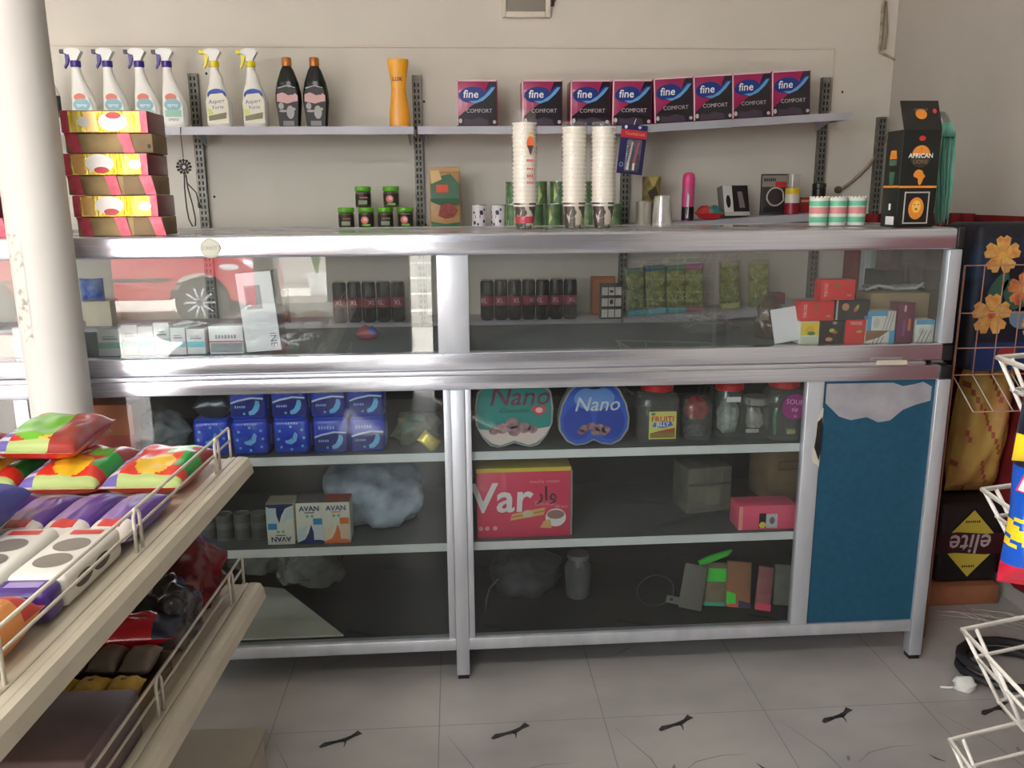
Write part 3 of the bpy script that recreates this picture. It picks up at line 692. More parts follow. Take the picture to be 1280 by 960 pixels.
b.rect(-.044, .044, .008, .099, -.0005, BLACK); b.dec([(-.044, .008), (-.012, .008), (-.012, .099), (-.044, .099)], -.0008, M('box white', (214, 212, 210), .5)); b.dec([(.01, .03), (.03, .03), (.022, .08), (.006, .08)], -.0009, M('box mid grey', (120, 118, 116), .5)); b.ell(-.028, .05, .008, .02, -.001, BLACK); b.rect(-.044, .044, .006, .018, -.0011, M('box pale band', (190, 188, 186), .5)); b.xf(Matrix.Scale(1.18, 4)); b.build('carton', t)
t = thing('cable_pack', 'dark carded pack of coiled wire beside the yellow-banded jar', 'pack', lp(967, 269, 3.05))
b = MB(); b.box(-.05, .05, 0, .012, 0, .145, M('card dark', (52, 48, 50), .5), .001); b.rect(-.049, .045, .1, .14, -.0005, M('card grey', (140, 134, 128), .5)); b.rect(.0, .045, .098, .118, -.0008, M('card red', (190, 44, 52), .5)); b.scrib(-.02, .125, -.0008, .045, .012, BLACK); b.rect(-.04, .04, .01, .028, -.0008, M('card black', (30, 28, 30), .5)); b.build('backing_card', t)
b = MB(); b.tube([(.03 * math.cos(a) * (1 + .05 * (k % 3)), -.005 - .0015 * (k % 3), .065 + .032 * math.sin(a)) for k, a in enumerate([i * .42 for i in range(46)])], .0028, M('wire beige', (190, 180, 168), .5)); b.build('wire_coil', t)
t = thing('candy_jar', 'clear topped jar with yellow band and red base beside the wire pack', 'jar', lp(989, 268, 3.02))
b = MB(); b.lathe([(0, 0), (.026, 0), (.026, .04, M('jar white', (206, 200, 194), .4)), (.026, .07, M('jar yellow', (220, 180, 40), .35)), (.026, .09), (.024, .092)], M('jar red', (140, 24, 44), .3), 22); b.build('jar', t)
b = MB(); b.lathe([(.024, .0925), (.0235, .14), (0, .142)], GL('jar clear', (240, 240, 240), haze=.2, refl=1.5), 22); b.build('lid', t)
b = MB(); b.box(-.02, .02, 0, .05, 0, .055, M('small red box', (150, 30, 36), .4), .001); b.rect(-.02, .02, .038, .046, -.0005, M('small box band', (206, 150, 120), .5)); tag(b.build('tea_box', None, lp(1007, 266, 3.06)), 'small dark red box between the jar and the black tub', 'box')
t = thing('black_tub', 'black cylinder standing behind the green and white cups', 'tub', lp(1022, 262, 3.06))
b = MB(); b.lathe([(0, 0), (.024, 0), (.024, .082), (.022, .084)], PLB, 22); b.build('tub', t); b = MB(); b.lathe([(.0245, .0845), (.0245, .1), (.022, .102), (0, .102)], PLB, 22); b.build('lid', t)

# hanging strap and card
BEAD = M('dark beads', (52, 48, 46), .4)
t = thing('bead_strap', 'dark bead strap with round medallion hanging under the left shelf', 'bead strap', (X(226, 170, 2.972), 2.972, ZT - .03))
k = 2.972 / 1050
b = MB(); b.tube([(0, .004, .028), (0, 0, 0), (.002, 0, -.07)], .0012, BEAD); b.build('string', t)
b = MB(); cx, cz = .001, -.1
for i in range(12):
    a = 2 * PI * i / 12; b.tube([(cx + .006 * math.cos(a), 0, cz + .006 * math.sin(a)), (cx + .019 * math.cos(a), 0, cz + .019 * math.sin(a))], .0022, BEAD)
    b.blob(.005, .004, .005, BEAD, i, .05, cx=cx + .021 * math.cos(a), cz=cz + .021 * math.sin(a) - .003, n=10)
b.tube([(cx + .013 * math.cos(2 * PI * i / 24), 0, cz + .013 * math.sin(2 * PI * i / 24)) for i in range(24)], .0018, M('pewter', (120, 116, 112), .4, .6), closed=True)
b.build('medallion', t)
b = MB()
loop = [(.0, -.125), (-.003, -.18), (-.002, -.25), (.002, -.30), (.012, -.328), (.022, -.325), (.024, -.30), (.018, -.24), (.008, -.18), (.005, -.125)]
b.tube([(x, 0, -.125 + (z + .125) * .84) for x, z in loop], .0025, BEAD); tail = [(.006, -.155), (.02, -.175), (.035, -.195), (.038, -.215), (.04, -.24)]
b.tube([(x, -.003, -.125 + (z + .125) * .84) for x, z in tail], .0022, BEAD); b.blob(.005, .004, .012, BEAD, 2, .05, cx=.041, cy=-.003, cz=-.235, n=10); b.build('strap', t)
pt = atY(794, 152, 2.966)
t = thing('toothbrush_card', 'purple and red carded toothbrush pack hanging off the upper shelf edge', 'card', (pt.x, 2.966, pt.z - .01), (0, math.radians(6), 0))
b = MB(); b.box(-.045, .045, 0, .002, -.165, .0, M('card navy', (40, 34, 92), .4)); b.rect(-.045, .045, -.045, -.018, -.0006, M('card red band', (196, 44, 66), .4)); b.text('Toothbrush', .004, -.031, -.0008, .0145, M('card orange print', (240, 150, 90), .5), bold=.01); b.ell(-.03, -.01, .005, .006, -.0006, WHITE, 12); b.ell(.018, -.008, .006, .005, -.0006, M('ice blue', (150, 190, 220), .5), 12); b.ell(-.032, -.135, .007, .008, -.0006, M('ice blue', (150, 190, 220), .5), 14); b.ell(-.032, -.135, .0045, .005, -.0008, M('card navy', (40, 34, 92)), 14); b.build('backing_card', t)
b = MB()
for cx, c in ((-.006, M('brush white', (216, 214, 222), .3)), (.014, M('brush red', (200, 50, 70), .3))):
    b.tube([(cx - .006, -.006, -.15), (cx, -.008, -.1), (cx + .004, -.006, -.058)], [.0045, .0035, .003], c); b.box(cx - .008, cx - .001, -.012, -.006, -.152, -.128, WHITE)
b.build('toothbrush', t)
b = MB(); b.box(-.022, .03, -.014, -.001, -.158, -.05, GL('blister', (250, 250, 250), haze=.08, refl=2), .004); b.build('blister', t)
b = MB(); b.tube([(-.004, .001, -.004), (.0, .006, .012), (.004, .014, .02)], .0012, PLW); b.build('hang_loop', t)

# ------------------------------------------------------------------ on top of the counter
CT = 1.1178
PAPER = M('paper cup', (226, 220, 208), .6); RIMC = M('cup rim', (236, 231, 220), .5)
def cup_stack(label, px, n, kind, loc):
    t = thing('cup_stack', label, 'cup stack', loc, group='sleeved stacks of paper cups on the counter')
    r0, r1, h, pitch = .021, .0285, .066, .0105
    CUPD = M('dark cup print', (48, 34, 28), .5, c2=(206, 194, 178), scale=55, thr=(.52, .56), stretch=(1, 1, .5))
    def one(printed):
        b = MB(); b.lathe([(0, .003), (r0, .002), (r0 * .97, 0), (r0, .0), (r1, h - .003, None)], CUPD if printed else PAPER, 22)
        if printed: b.lathe([(r0 + .0068, h - .012, PAPER), (r1 - .0004, h - .003)], PAPER, 22)
        if printed and kind == 0: b.lathe([(.0229, .013), (.0249, .03)], M('cup red band', (196, 34, 58), .5), 22)
        b.lathe([(r1, h - .003), (r1 + .0022, h - .0028), (r1 + .0022, h), (r1 - .0012, h), (r1 - .001, h - .004)], RIMC, 22)
        return b
    o = one(True).build('cup', t)
    src = None
    for k in range(1, n):
        if src is None: src = one(False).build('cup', t); src.location = (0, 0, pitch * k)
        else: c = src.copy(); COL.objects.link(c); c.parent = t; c.location = (0.0008 * math.sin(k * .7), 0, pitch * k)
    H = pitch * (n - 1) + h
    b = MB(); rr = r1 + .0035
    b.lathe([(r0 + .003, .001), (r0 + .0045, .02), (rr, h), (rr, H + .002), (rr * .9, H + .012), (rr * .95, H + (.03 if kind == 0 else .008))], FILM, 22)
    if kind == 0:
        y = -rr - .0006
        b.ell(.012, .205, .0095, .016, y, M('crest orange', (210, 96, 40), .4), 14); b.dec([(.004, .2), (.02, .2), (.012, .176)], y - .0002, M('crest dark', (70, 50, 40), .5)); b.rect(.006, .018, .222, .226, y - .0002, M('crest yellow', (220, 180, 60), .4))
        for z, s in ((.165, .006), (.145, .005), (.128, .007), (.112, .005)): b.scrib(.011, z, y - .0002, .016, s, M('red ink', (196, 50, 60), .5), 4)
    b.build('sleeve', t); return t
Yc = 2.15
cup_stack('tall sleeved paper cup stack with red print, beside the white patched cans', 0, 19, 0, (X(656, 285, Yc), Yc, CT))
cup_stack('sleeved paper cup stack, middle one of three', 0, 18, 1, (X(717, 285, Yc), Yc, CT))
cup_stack('sleeved paper cup stack with bunched film, nearest the toothbrush card', 0, 18, 2, (X(753, 285, Yc), Yc, CT))
t = thing('plastic_cup_stack', 'short stack of clear plastic cups upside down on the counter', 'cup stack', (X(827, 285, Yc), Yc, CT))
CLR = GL('clear cup', (246, 246, 246), haze=.16, refl=1.6, dscale=30)
for k in range(4): MB().lathe([(.026, .004 * k), (.0255, .004 * k + .003), (.02, .066 + .004 * k), (0, .067 + .004 * k)], CLR, 20).build('cup', t)
MINT = M('mint band', (110, 200, 164), .5); PKB = M('pink band', (226, 150, 150), .5)
def mintcup(label):
    t = thing('paper_cup', label, 'cup', group='white cups with mint bands')
    b = MB(); b.lathe([(0, 0), (.0215, 0), (.0225, .008, MINT), (.0228, .022, M('cup cream', (230, 228, 216), .5)), (.0232, .03, PKB), (.0236, .046, M('cup cream', (230, 228, 216), .5)), (.0238, .049, MINT), (.024, .062, M('cup cream', (230, 228, 216), .5)), (.0243, .07), (.022, .0705), (.0215, .064), (0, .064)], M('cup cream', (230, 228, 216), .5), 26)
    b.build('cup', t)
    b = MB()
    for k in range(14): a = 2 * PI * k / 14; b.tube([(.0215 * math.cos(a), .0215 * math.sin(a), .0705), (.0215 * math.cos(a), .0215 * math.sin(a), .0735)], .0028, RIMC, 6)
    b.build('rim', t); return t
mc = mintcup('white cup with mint bands, left one of three on the counter'); mc.location = (X(1022, 282, Yc), Yc, CT)
dup(mc, (X(1045, 282, Yc), Yc, CT), 'white cup with mint bands, middle one of three on the counter'); dup(mc, (X(1069, 282, Yc), Yc, CT), 'white cup with mint bands, right one nearest the black coffee box')

# black coffee box
KB = M('coffee box black', (24, 26, 24), .4); OR = M('orange print', (226, 140, 48), .5)
t = thing('coffee_box', 'tall black coffee box with lion picture standing on the counter end', 'box', (X(1143, 278, 1.99), 1.99, CT), (0, 0, 0))
b = MB(); w, h = .093, .226;  b.box(-w / 2, w / 2, 0, .075, 0, h, KB, .001)
b.rect(-w / 2, w / 2, .092, .097, -.0004, OR); y = -.0006
b.ell(0, .165, .026, .026, y, M('badge olive', (60, 56, 42), .5)); b.dec([(.022 * math.cos(a), .168 + .022 * math.sin(a)) for a in [i * PI / 12 for i in range(13)]], y - .0002, OR)
b.text('AFRICAN', 0, .166, y - .0004, .0145, WHITE, bold=.02); b.text('LIONS', 0, .152, y - .0004, .013, M('badge tan', (150, 120, 84), .5)); b.text('?', 0, .181, y - .0004, .012, KB); b.ell(0, .206, .008, .006, y, M('red print', (190, 44, 36), .5), 12)
b.dec([(-.009, .132), (-.002, .135), (.007, .132), (.011, .124), (.0155, .119), (.011, .113), (.0085, .106), (.006, .1), (.002, .0985), (-.001, .104), (-.002, .113), (-.007, .116), (-.013, .118), (-.014, .124)], y, OR)
b.rect(-.031, .031, .008, .083, y, M('silver frame', (196, 190, 180), .4)); b.rect(-.028, .028, .011, .08, y - .0002, BLACK)
b.ell(0, .044, .019, .026, y - .0004, OR, 24); b.ell(0, .048, .011, .015, y - .0006, M('lion face', (244, 190, 90), .5), 18)
for sx in (-1, 1): b.ell(sx * .005, .053, .0018, .0014, y - .0008, BLACK, 8)
b.dec([(-.004, .044), (.004, .044), (0, .039)], y - .0008, BLACK)
# left side prints
def sd(out, mat, o=.0006): b.add([(-w / 2 - o, yy, z) for yy, z in out][::-1], [tuple(range(len(out)))], mat)
sd([(.02, .16), (.055, .16), (.05, .18), (.025, .18)], OR); sd([(.02, .145), (.055, .145), (.055, .158), (.02, .158)], M('side green print', (70, 110, 84), .5)); sd([(.028, .1), (.046, .1), (.05, .13), (.025, .13)], M('side green print', (70, 110, 84))); sd([(.01, .005), (.05, .005), (.05, .025), (.01, .025)], WHITE)
sd([(.03, .04), (.04, .04), (.04, .055), (.03, .055)], WHITE); sd([(0, .093), (.075, .093), (.075, .098), (0, .098)], OR)
b.build('carton', t)
b = MB(); b.box(-w / 2, w / 2, 0, .002, 0, .074, M('flap black', (38, 36, 34), .4)); b.xf(Matrix.Translation((0, 0, h)) @ Matrix.Rotation(-math.atan(.03 / .068), 4, 'X'))
fl_ = b.build('flap', t)
b = MB(); b.ell(0, 0, .014, .013, 0, OR, 18); b.text('AFRICAN', 0, .011, -.0003, .0085, M('badge tan', (150, 120, 84))); b.ell(.034, .008, .005, .006, 0, M('red print', (190, 44, 36)), 10)
b.xf(Matrix.Translation((0, .0155, h + .036)) @ Matrix.Rotation(-math.atan(.03 / .068), 4, 'X')); b.build('emblem', fl_)
t = thing('plastic_whisk', 'bundle of teal plastic strands behind the black coffee box', 'broom', (X(1172, 272, 2.09), 2.09, CT))
TEAL = M('teal strands', (70, 148, 128), .35, c2=(140, 196, 178), scale=90, stretch=(1, 1, .15)); rnd = random.Random(2)
b = MB()
for k in range(46):
    a = rnd.uniform(-1, 1); c = rnd.uniform(-1, 1)
    b.tube([(.012 * a + .012, .008 * c, .0 + .03 * rnd.random()), (.02 * a + .005, .014 * c, .1), (.022 * a, .014 * c, .17), (.018 * a + .002, .01 * c, .22 + .01 * rnd.random())], .0016, TEAL, 5)
b.build('strands', t); b = MB(); b.tube([(0, 0, .215), (0, 0, .25)], [.02, .012], TEAL, 12); b.build('neck', t); 
b = MB(); b.tube([(0.0, .0, .25), (-.01, .0, .268), (-.05, .0, .27)], [.008, .008, .008], GL('film grey', (200, 200, 200), haze=.3), 8); b.build('handle', t)

# red and gold cartons
GOLD = M('gold foil', (214, 176, 30), .25, .7, c2=(244, 226, 120), scale=16, stretch=(4, 1, .6), bump=.5, bscale=40); REDF = M('red foil', (186, 50, 76), .35, .1, c2=(206, 96, 116), scale=40); MARO = M('shaded maroon side', (112, 22, 44), .35, coat=.3)  # pale noise paints gold highlights; maroon puts shade into the red side's colour
BRN = M('weathered carton', (150, 128, 90), .85, var=.14, scale=16); BRS = M('carton side', (124, 104, 78), .85, var=.1, scale=12)
def carton(label, loc, v, rz=0, straps=(.0, .08, .155)):
    t = thing('tea_carton', label, 'carton', loc, (0, 0, rz), group='red and gold cartons stacked on the counter')
    w, d, hb, hh = .178, .11, .041, .0885
    b = MB(); b.box(0, w + .004, .004, d, 0, hb, BRN, .0015); b.box(.12, w + .0045, .0032, .09, .001, hb - .001, BRS, .001); b.ell(.175, .014, .004, .005, .003, M('carton stamp', (70, 58, 48), .8), 10); b.build('tray', t)
    for x in straps:
        b = MB(); b.add([(x, .0, hb), (x + .026, .0, hb), (x + .034, .0018, .0), (x + .012, .0018, .0)], [(3, 2, 1, 0)], REDF); b.add([(x, .003, hb), (x + .026, .003, hb), (x + .034, .003, .0), (x + .012, .003, .0)], [(0, 1, 2, 3)], REDF); b.build('strap', t)
    b = MB(); b.box(-.003, w, -.002, d + .012, hb + .0005, hh, MARO, .003); y = -.0026
    b.rect(.014, w - .016, hb + .002, hh - .002, y, GOLD); b.rect(-.002, .014, hb + .001, hh - .001, y, REDF); b.rect(w - .016, w - .001, hb + .001, hh - .001, y, REDF)
    cx = (.105, .075, .075)[v]; b.ell(cx, (hb + hh) / 2 + (.002 if v else .0), .03, .0195, y - .0004, M('pearl oval', (232, 226, 222), .35), 24); b.ell(cx + .003, (hb + hh) / 2 + (.013 if v == 0 else -.012), .016, .007, y - .0008, M('crest red', (190, 44, 54), .4), 18)
    b.ell((.045, .15, .15)[v], (hb + hh) / 2, .014, .011, y - .0005, M('pearl grey', (210, 204, 196), .35), 14); b.dec([(cx - .055, hb + .004), (cx - .03, hb + .004), (cx - .036, hh - .004), (cx - .06, hh - .004)], y - .0003, M('peach foil', (232, 186, 120), .3, .4))
    b.build('foil_band', t); return t
yk = 1.945; xk = lambda px: X(px, 290, yk)
carton('red and gold carton at the bottom of the stack by the pole', (xk(97), yk, CT), 2, .02)
carton('red and gold carton in the middle of the stack by the pole', (xk(91), yk, CT + .0891), 1, -.02)
carton('red and gold carton on top of the stack by the pole', (xk(94), yk, CT + .1782), 0, .03, (.0, .11))
for k, s in enumerate(('bottom', 'middle')): carton('red and gold carton left of the pole, %s one of its stack' % s, (xk(10) - .19, yk, CT + .0891 * k), 1, 0, (.02, .09, .155))

# ------------------------------------------------------------------ inside the upper glass case
CF = .8406
def cp(px, Y): return (X(px, 440, Y), Y, CF)
def carton_box(name, label, cat, loc, w, d, h, mat, fn=None, rot=(0, 0, 0), group=None, r=.0008):
    t = thing(name, label, cat, loc, rot, group); b = MB(); b.box(-w / 2, w / 2, 0, d, 0, h, mat, r)
    if fn: fn(b, w, d, h)
    b.build('carton', t); return t
WB = M('white box', (226, 226, 228), .4); 
def fn(b, w, d, h):
    b.rect(-.026, .012, .1, .155, -.0004, M('window grey', (150, 152, 160), .3)); b.rect(-.022, .0, .105, .15, -.0007, M('window dark', (120, 124, 134), .3)); b.text('INE', .026, .026, -.0006, .022, M('grey print', (90, 90, 96), .5), rot=-PI / 2)
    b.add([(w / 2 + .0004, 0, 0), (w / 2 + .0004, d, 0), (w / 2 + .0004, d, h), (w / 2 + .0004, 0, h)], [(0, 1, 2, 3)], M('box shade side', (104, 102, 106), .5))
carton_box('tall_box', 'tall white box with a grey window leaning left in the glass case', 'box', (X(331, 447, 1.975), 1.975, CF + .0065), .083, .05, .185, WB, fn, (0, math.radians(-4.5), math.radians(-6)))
t = tag(MB().pillow(.07, .12, .05, M('dark patterned bag', (58, 54, 48), .35, c2=(150, 132, 90), scale=40, thr=(.45, .6)), seed=3, pinch='y').xf(Matrix.Rotation(PI / 2, 4, 'X')).build('snack_bag', None, (X(353, 400, 3.06), 3.06, ZM + .062)), 'dark gold-flecked bag on the back shelf behind the tall white box', 'bag')
def medfn(k):
    def f(b, w, d, h):
        c = (M('mint print', (150, 196, 178)), M('aqua print', (134, 178, 190)), M('cyan print', (110, 200, 214), .5))[k % 3]
        b.rect(-w / 2 + .001, w / 2 - .001, h * .28, h * .5, -.0004, c); b.rect(-w * .3, w * .3, h * .6, h * .66, -.0004, M('grey line', (150, 150, 156), .5)); b.rect(-w * .3, w * .2, h * .7, h * .73, -.0004, M('grey line', (150, 150, 156)))
    return f
meds = [(139, .056, .064, 'left end of the row by the pole'), (164, .036, .072, 'second box from the pole'), (184, .034, .068, 'third box from the pole'), (204, .036, .076, 'fourth box from the pole'), (224, .034, .064, 'fifth box from the pole'), (246, .042, .06, 'next to the red-lined box')]
for k, (px, w, h, s) in enumerate(meds): carton_box('medicine_box', 'small white carton in the glass case, ' + s, 'box', cp(px, 1.985 + .004 * (k % 2)), w, .03, h, WB, medfn(k), group='white cartons at the case front')
def fn(b, w, d, h): b.rect(-w / 2, w / 2, h * .42, h * .47, -.0004, M('red line', (196, 60, 80), .5)); b.rect(-w / 2 + .002, w / 2 - .002, .004, h * .4, -.0004, M('steel grey print', (140, 146, 150), .5)); b.scrib(0, h * .62, -.0005, .05, .009, M('grey line', (150, 150, 156)), 7)
carton_box('medicine_box', 'white and grey box with a thin red line beside the tall white box', 'box', cp(284, 1.985), .078, .04, .066, WB, fn)
for px, Y, w, h, c, lb in ((27, 1.99, .03, .07, WB, 'white box inside the case seen left of the pole'), (8, 2.0, .045, .05, M('salmon box', (226, 130, 116), .4), 'salmon box inside the case at the far left edge')):
    carton_box('small_box', lb, 'box', cp(px, Y), w, .04, h, c)
t = tag(MB().pillow(.08, .08, .05, M('blue bag', (54, 92, 190), .3, c2=(150, 170, 214), scale=30), seed=8, wob=.6).xf(Matrix.Rotation(PI / 2, 4, 'X')).build('snack_bag', None, (X(122, 385, 3.06), 3.06, ZM + .13)), 'crumpled blue bag on the back shelf right of the pole, on a cream box', 'bag')
carton_box('cream_box', 'cream box on the back shelf under the blue bag', 'box', (X(122, 390, 3.04), 3.04, ZM), .09, .08, .088, M('cream box', (214, 204, 184), .6))
tag(MB().pillow(.055, .04, .03, M('red blue wrapper', (156, 70, 80), .3), mats=lambda u, v: M('blue wrapper', (70, 90, 160), .3) if u > .1 else M('red blue wrapper', (196, 60, 70)), seed=6, wob=.6).build('sweet_bag', None, cp(461, 2.16)), 'small red and blue wrapper lying in the glass case', 'bag')
tag(MB().blob(.06, .05, .028, FILM, 5, .5, 2.2).build('plastic_bag', None, cp(885, 2.15)), 'crumpled clear plastic bag lying in the glass case', 'bag')
tag(MB().blob(.035, .03, .06, GL('brown film', (150, 126, 104), haze=.35, dcol=(120, 96, 76), refl=1.5), 9, .35, 1.8).build('plastic_bag', None, cp(960, 2.06)), 'brownish clear bag beside the blank white card', 'bag')
t = thing('white_card', 'blank white card propped in the glass case', 'card', (X(984, 432, 1.97), 1.97, CF + .006), (math.radians(-8), math.radians(-8), math.radians(4)))
MB().box(-.032, .032, 0, .003, 0, .083, M('blank card', (236, 236, 242), .5)).build('card', t)
# little tea boxes
RB = M('tea red', (226, 30, 38), .35); TK = M('tea black', (30, 28, 30), .35)
def redfn(rot):
    def f(b, w, d, h):
        y = -.0005
        if rot: b.text('TBOSS', -w / 2 + .012, h / 2, y, .0115, M('tea pale print', (240, 190, 180), .5), rot=PI / 2, bold=.02); b.ell(-.004, h * .7, .0045, .006, y, M('tea olive', (130, 130, 50), .5), 12); b.text('tea', w / 2 - .014, h * .25, y, .009, M('tea pale print', (240, 190, 180)))
        else: b.text('TBOSS', 0, h - .009, y, .0105, M('tea pale print', (240, 190, 180)), bold=.02); b.ell(.011, h * .55, .005, .005, y, M('tea olive', (130, 130, 50)), 12); b.ell(.01, h * .5, .008, .003, y - .0002, M('tea gold', (210, 170, 60), .5), 12)
    return f
def blackfn(b, w, d, h):
    y = -.0005; b.rect(-w / 2, -w / 2 + .005, 0, h, y, M('tea silver', (180, 176, 170), .4)); b.ell(-w * .22, h * .66, .009, .009, y, M('tea peach', (206, 140, 100), .5), 14); b.ell(.01, h * .6, .004, .009, y, M('tea lime', (160, 200, 60), .5), 12, -.4); b.ell(.006, h * .5, .004, .006, y - .0002, M('tea coral', (220, 90, 80), .5), 12); b.ell(w * .42, h * .1, .006, .005, y, M('tea blue', (110, 130, 170), .5), 10)
def blackfn2(b, w, d, h):
    y = -.0005; b.ell(.004, h * .9, .006, .004, y, M('tea grey', (150, 150, 146), .5), 12); b.ell(-.002, h * .58, .007, .005, y, M('tea lime', (160, 200, 60)), 12); b.ell(.006, h * .5, .006, .004, y - .0002, M('tea coral', (220, 90, 80)), 12); b.ell(-.008, h * .2, .009, .005, y, M('tea peach', (206, 140, 100)), 14)
def yelfn(b, w, d, h): 
    y = -.0005; b.rect(-w / 2 + .001, w / 2 - .001, h * .4, h * .98, y, M('tea yellow', (236, 206, 70), .4)); b.ell(0, h * .6, .012, .012, y - .0002, M('tea deep yellow', (240, 184, 10), .4), 9); b.ell(.004, h * .48, .01, .005, y - .0004, M('tea leaf', (70, 130, 50), .5), 10); b.rect(-w * .4, w * .4, h * .1, h * .3, y, M('tea pale green', (206, 214, 180), .5))
def bluefn(b, w, d, h): 
    y = -.0005; b.rect(-w / 2, -w / 2 + .011, 0, h, y, M('tea sky', (80, 170, 214), .4)); b.rect(-w / 2, w * .2, h - .012, h, y - .0001, M('tea sky', (80, 170, 214)))
    for a in (.0, .008, .016): b.dec([(.004 + a, .002), (.006 + a, .002), (.016 + a, h - .004), (.014 + a, h - .004)], y - .0003, M('tea grey', (150, 150, 146)))
    b.ell(-.012, h * .4, .008, .012, y - .0002, M('tea mist', (206, 200, 190), .5), 12)
def brownfn(b, w, d, h):
    y = -.0005; b.dec([(-w / 2, .004), (-w / 2, h), (w * .3, h), (.0, h * .5)], y, M('tea brown', (140, 96, 62), .5)); b.rect(w / 2 - .014, w / 2, 0, h, y, M('tea sky', (80, 170, 214)))
    for a in (0, .01, .02): b.dec([(-.02 + a, .0), (-.018 + a, .0), (-.01 + a, .016), (-.012 + a, .016)], y - .0003, M('tea dark grey', (90, 90, 90), .5))
def purfn(b, w, d, h):
    y = -.0005; b.scrib(-.004, h * .38, y, .04, .008, M('tea lilac', (150, 80, 170), .5), 6, True); b.rect(.006, .013, h * .3, h * .6, y, M('tea orange', (226, 120, 60), .5)); b.rect(-.006, -.001, h * .78, h * .94, y, M('tea pale print', (240, 190, 180)))
def bl2fn(b, w, d, h): 
    y = -.0005; b.rect(-w / 2, w / 2, h * .8, h, y, M('tea sky', (80, 170, 214)))
    for a in (-.01, 0, .01): b.dec([(a - .008, .0), (a - .006, .0), (a + .006, .03), (a + .004, .03)], y - .0002, M('tea dark grey', (90, 90, 90)))
    b.ell(-.008, h * .5, .008, .01, y, M('tea mist', (206, 200, 190)), 12)
TW = M('tea white', (226, 224, 214), .4); yq = 1.962; q = yq / 1048
def teab(px0, px1, py0, py1, mat, f, lb, z=None, dy=0):
    xa, xb = X(px0, py1, yq), X(px1, py1, yq); h = (py1 - py0) * q
    return carton_box('tea_box', lb, 'box', ((xa + xb) / 2, yq + dy, CF if z is None else z), xb - xa, .042, h, mat, f, group='small tea boxes in the glass case')
teab(999, 1023, 400, 430, TW, yelfn, 'yellow flower tea box beside the white card'); teab(1024.5, 1054.5, 399.5, 430, TK, blackfn2, 'upright black fruit tea box on the case floor')
teab(1055.5, 1080, 399, 430, RB, redfn(0), 'upright red tea box on the case floor'); teab(1081, 1117, 414, 430, TW, brownfn, 'brown and white tea box lying under the sky blue one'); teab(1119, 1140, 378, 430, M('tea purple', (110, 22, 66), .35), purfn, 'tall purple tea box')
teab(1143, 1166, 400, 429, TW, bl2fn, 'white tea box with sky blue top, at the right end')
zq = CF + .0575; teab(1000, 1042, 374, 399, RB, redfn(1), 'red tea box in the middle layer, on the yellow flower box', zq); teab(1044, 1086, 374, 399.5, TK, blackfn, 'black fruit tea box lying in the middle layer', CF + .0585)
teab(1083, 1118.5, 388, 413.5, TW, bluefn, 'sky blue and white tea box on the brown one', CF + .0305); teab(1026, 1068, 347, 373, RB, redfn(1), 'red tea box on top of the pile', CF + .1068)
carton_box('brown_box', 'plain brown cardboard box behind the tea boxes', 'box', (X(1120, 430, 2.012), 2.012, CF), .15, .08, .115, M('drab cardboard', (150, 128, 92), .85, var=.08, scale=12))
t = thing('coiled_cable', 'grey coiled cable lying on the brown box in the glass case', 'cable', (X(1120, 362, 2.05), 2.05, CF + .1155))
b = MB(); b.tube([(-.07 + .14 * i / 40, .02 + .025 * math.sin(i * .9), .006 + .006 * abs(math.sin(i * .45))) for i in range(41)], .0035, M('cable grey', (150, 150, 150), .5)); b.tube([(-.08, .0, .004), (-.05, -.005, .016), (0, 0, .006), (.05, -.005, .008), (.07, .0, .02)], .004, M('cable pale', (190, 190, 190), .5)); b.build('cable', t)
carton_box('black_box', 'black box in the right end of the glass case', 'box', (1.128, 2.11, CF), .05, .1, .16, M('flat black', (26, 26, 26), .6))

# ------------------------------------------------------------------ seen through the case: goods on the middle wall shelf
DRK = M('drink can black', (26, 26, 32), .25, .3)
def tallcan(label, group):
    t = thing('drink_can', label, 'can', group=group); b = MB(); r, h = .0246, .146
    b.lathe([(0, .002), (.02, 0), (r, .008), (r, h - .012), (.021, h - .003)], DRK, 22); b.lathe([(r + .0003, .054), (r + .0003, .088)], M('can dark red band', (134, 40, 56), .35), 22)
    b.text('XL', 0, .071, 0, .024, M('can pale letters', (206, 186, 190), .5), wrap=r + .0006)
    b.build('can_body', t); b = MB(); b.lathe([(.021, h - .003), (.0215, h), (.019, h), (.0185, h - .004), (0, h - .004)], CANS, 22); b.build('can_lid', t); return t
zc = ZM + .0006
tc_ = tallcan('black drink can with dark red band behind the left glass', 'black drink cans behind the left glass'); tc_.location = (X(425, 380, 3.03), 3.03, zc)
ORD = ('leftmost', 'second from left', 'third from left', 'fourth from left', 'rightmost')
tc_['label'] = 'black drink can, leftmost in the row behind the left glass'
for k in range(1, 5): dup(tc_, (X(425 + 18.2 * k, 380, 3.03), 3.03 + .004 * (k % 2), zc), 'black drink can, %s in the row behind the left glass' % ORD[k], (0, 0, .5 * (k % 3) - .5))
ORD = ('leftmost', 'second from left', 'third from left', 'in the middle', 'third from right', 'second from right', 'rightmost')
for k in range(7):
    c = dup(tc_, (X(609 + 17.3 * k, 380, 3.03), 3.03 + .004 * (k % 2), zc), 'black drink can, %s of the row behind the right glass' % ORD[k], (0, 0, .4 * (k % 4) - .6)); c['group'] = 'black drink cans behind the right glass'
def fn(b, w, d, h): b.rect(-w / 2 + .006, w / 2 - .006, .008, h - .008, -.0004, M('frame inset', (176, 110, 66), .5))
carton_box('orange_box', 'orange-brown box on the back shelf behind the pack of white rolls', 'box', (X(754, 390, 3.1), 3.1, zc), .088, .04, .142, M('orange brown', (160, 84, 44), .6), fn)
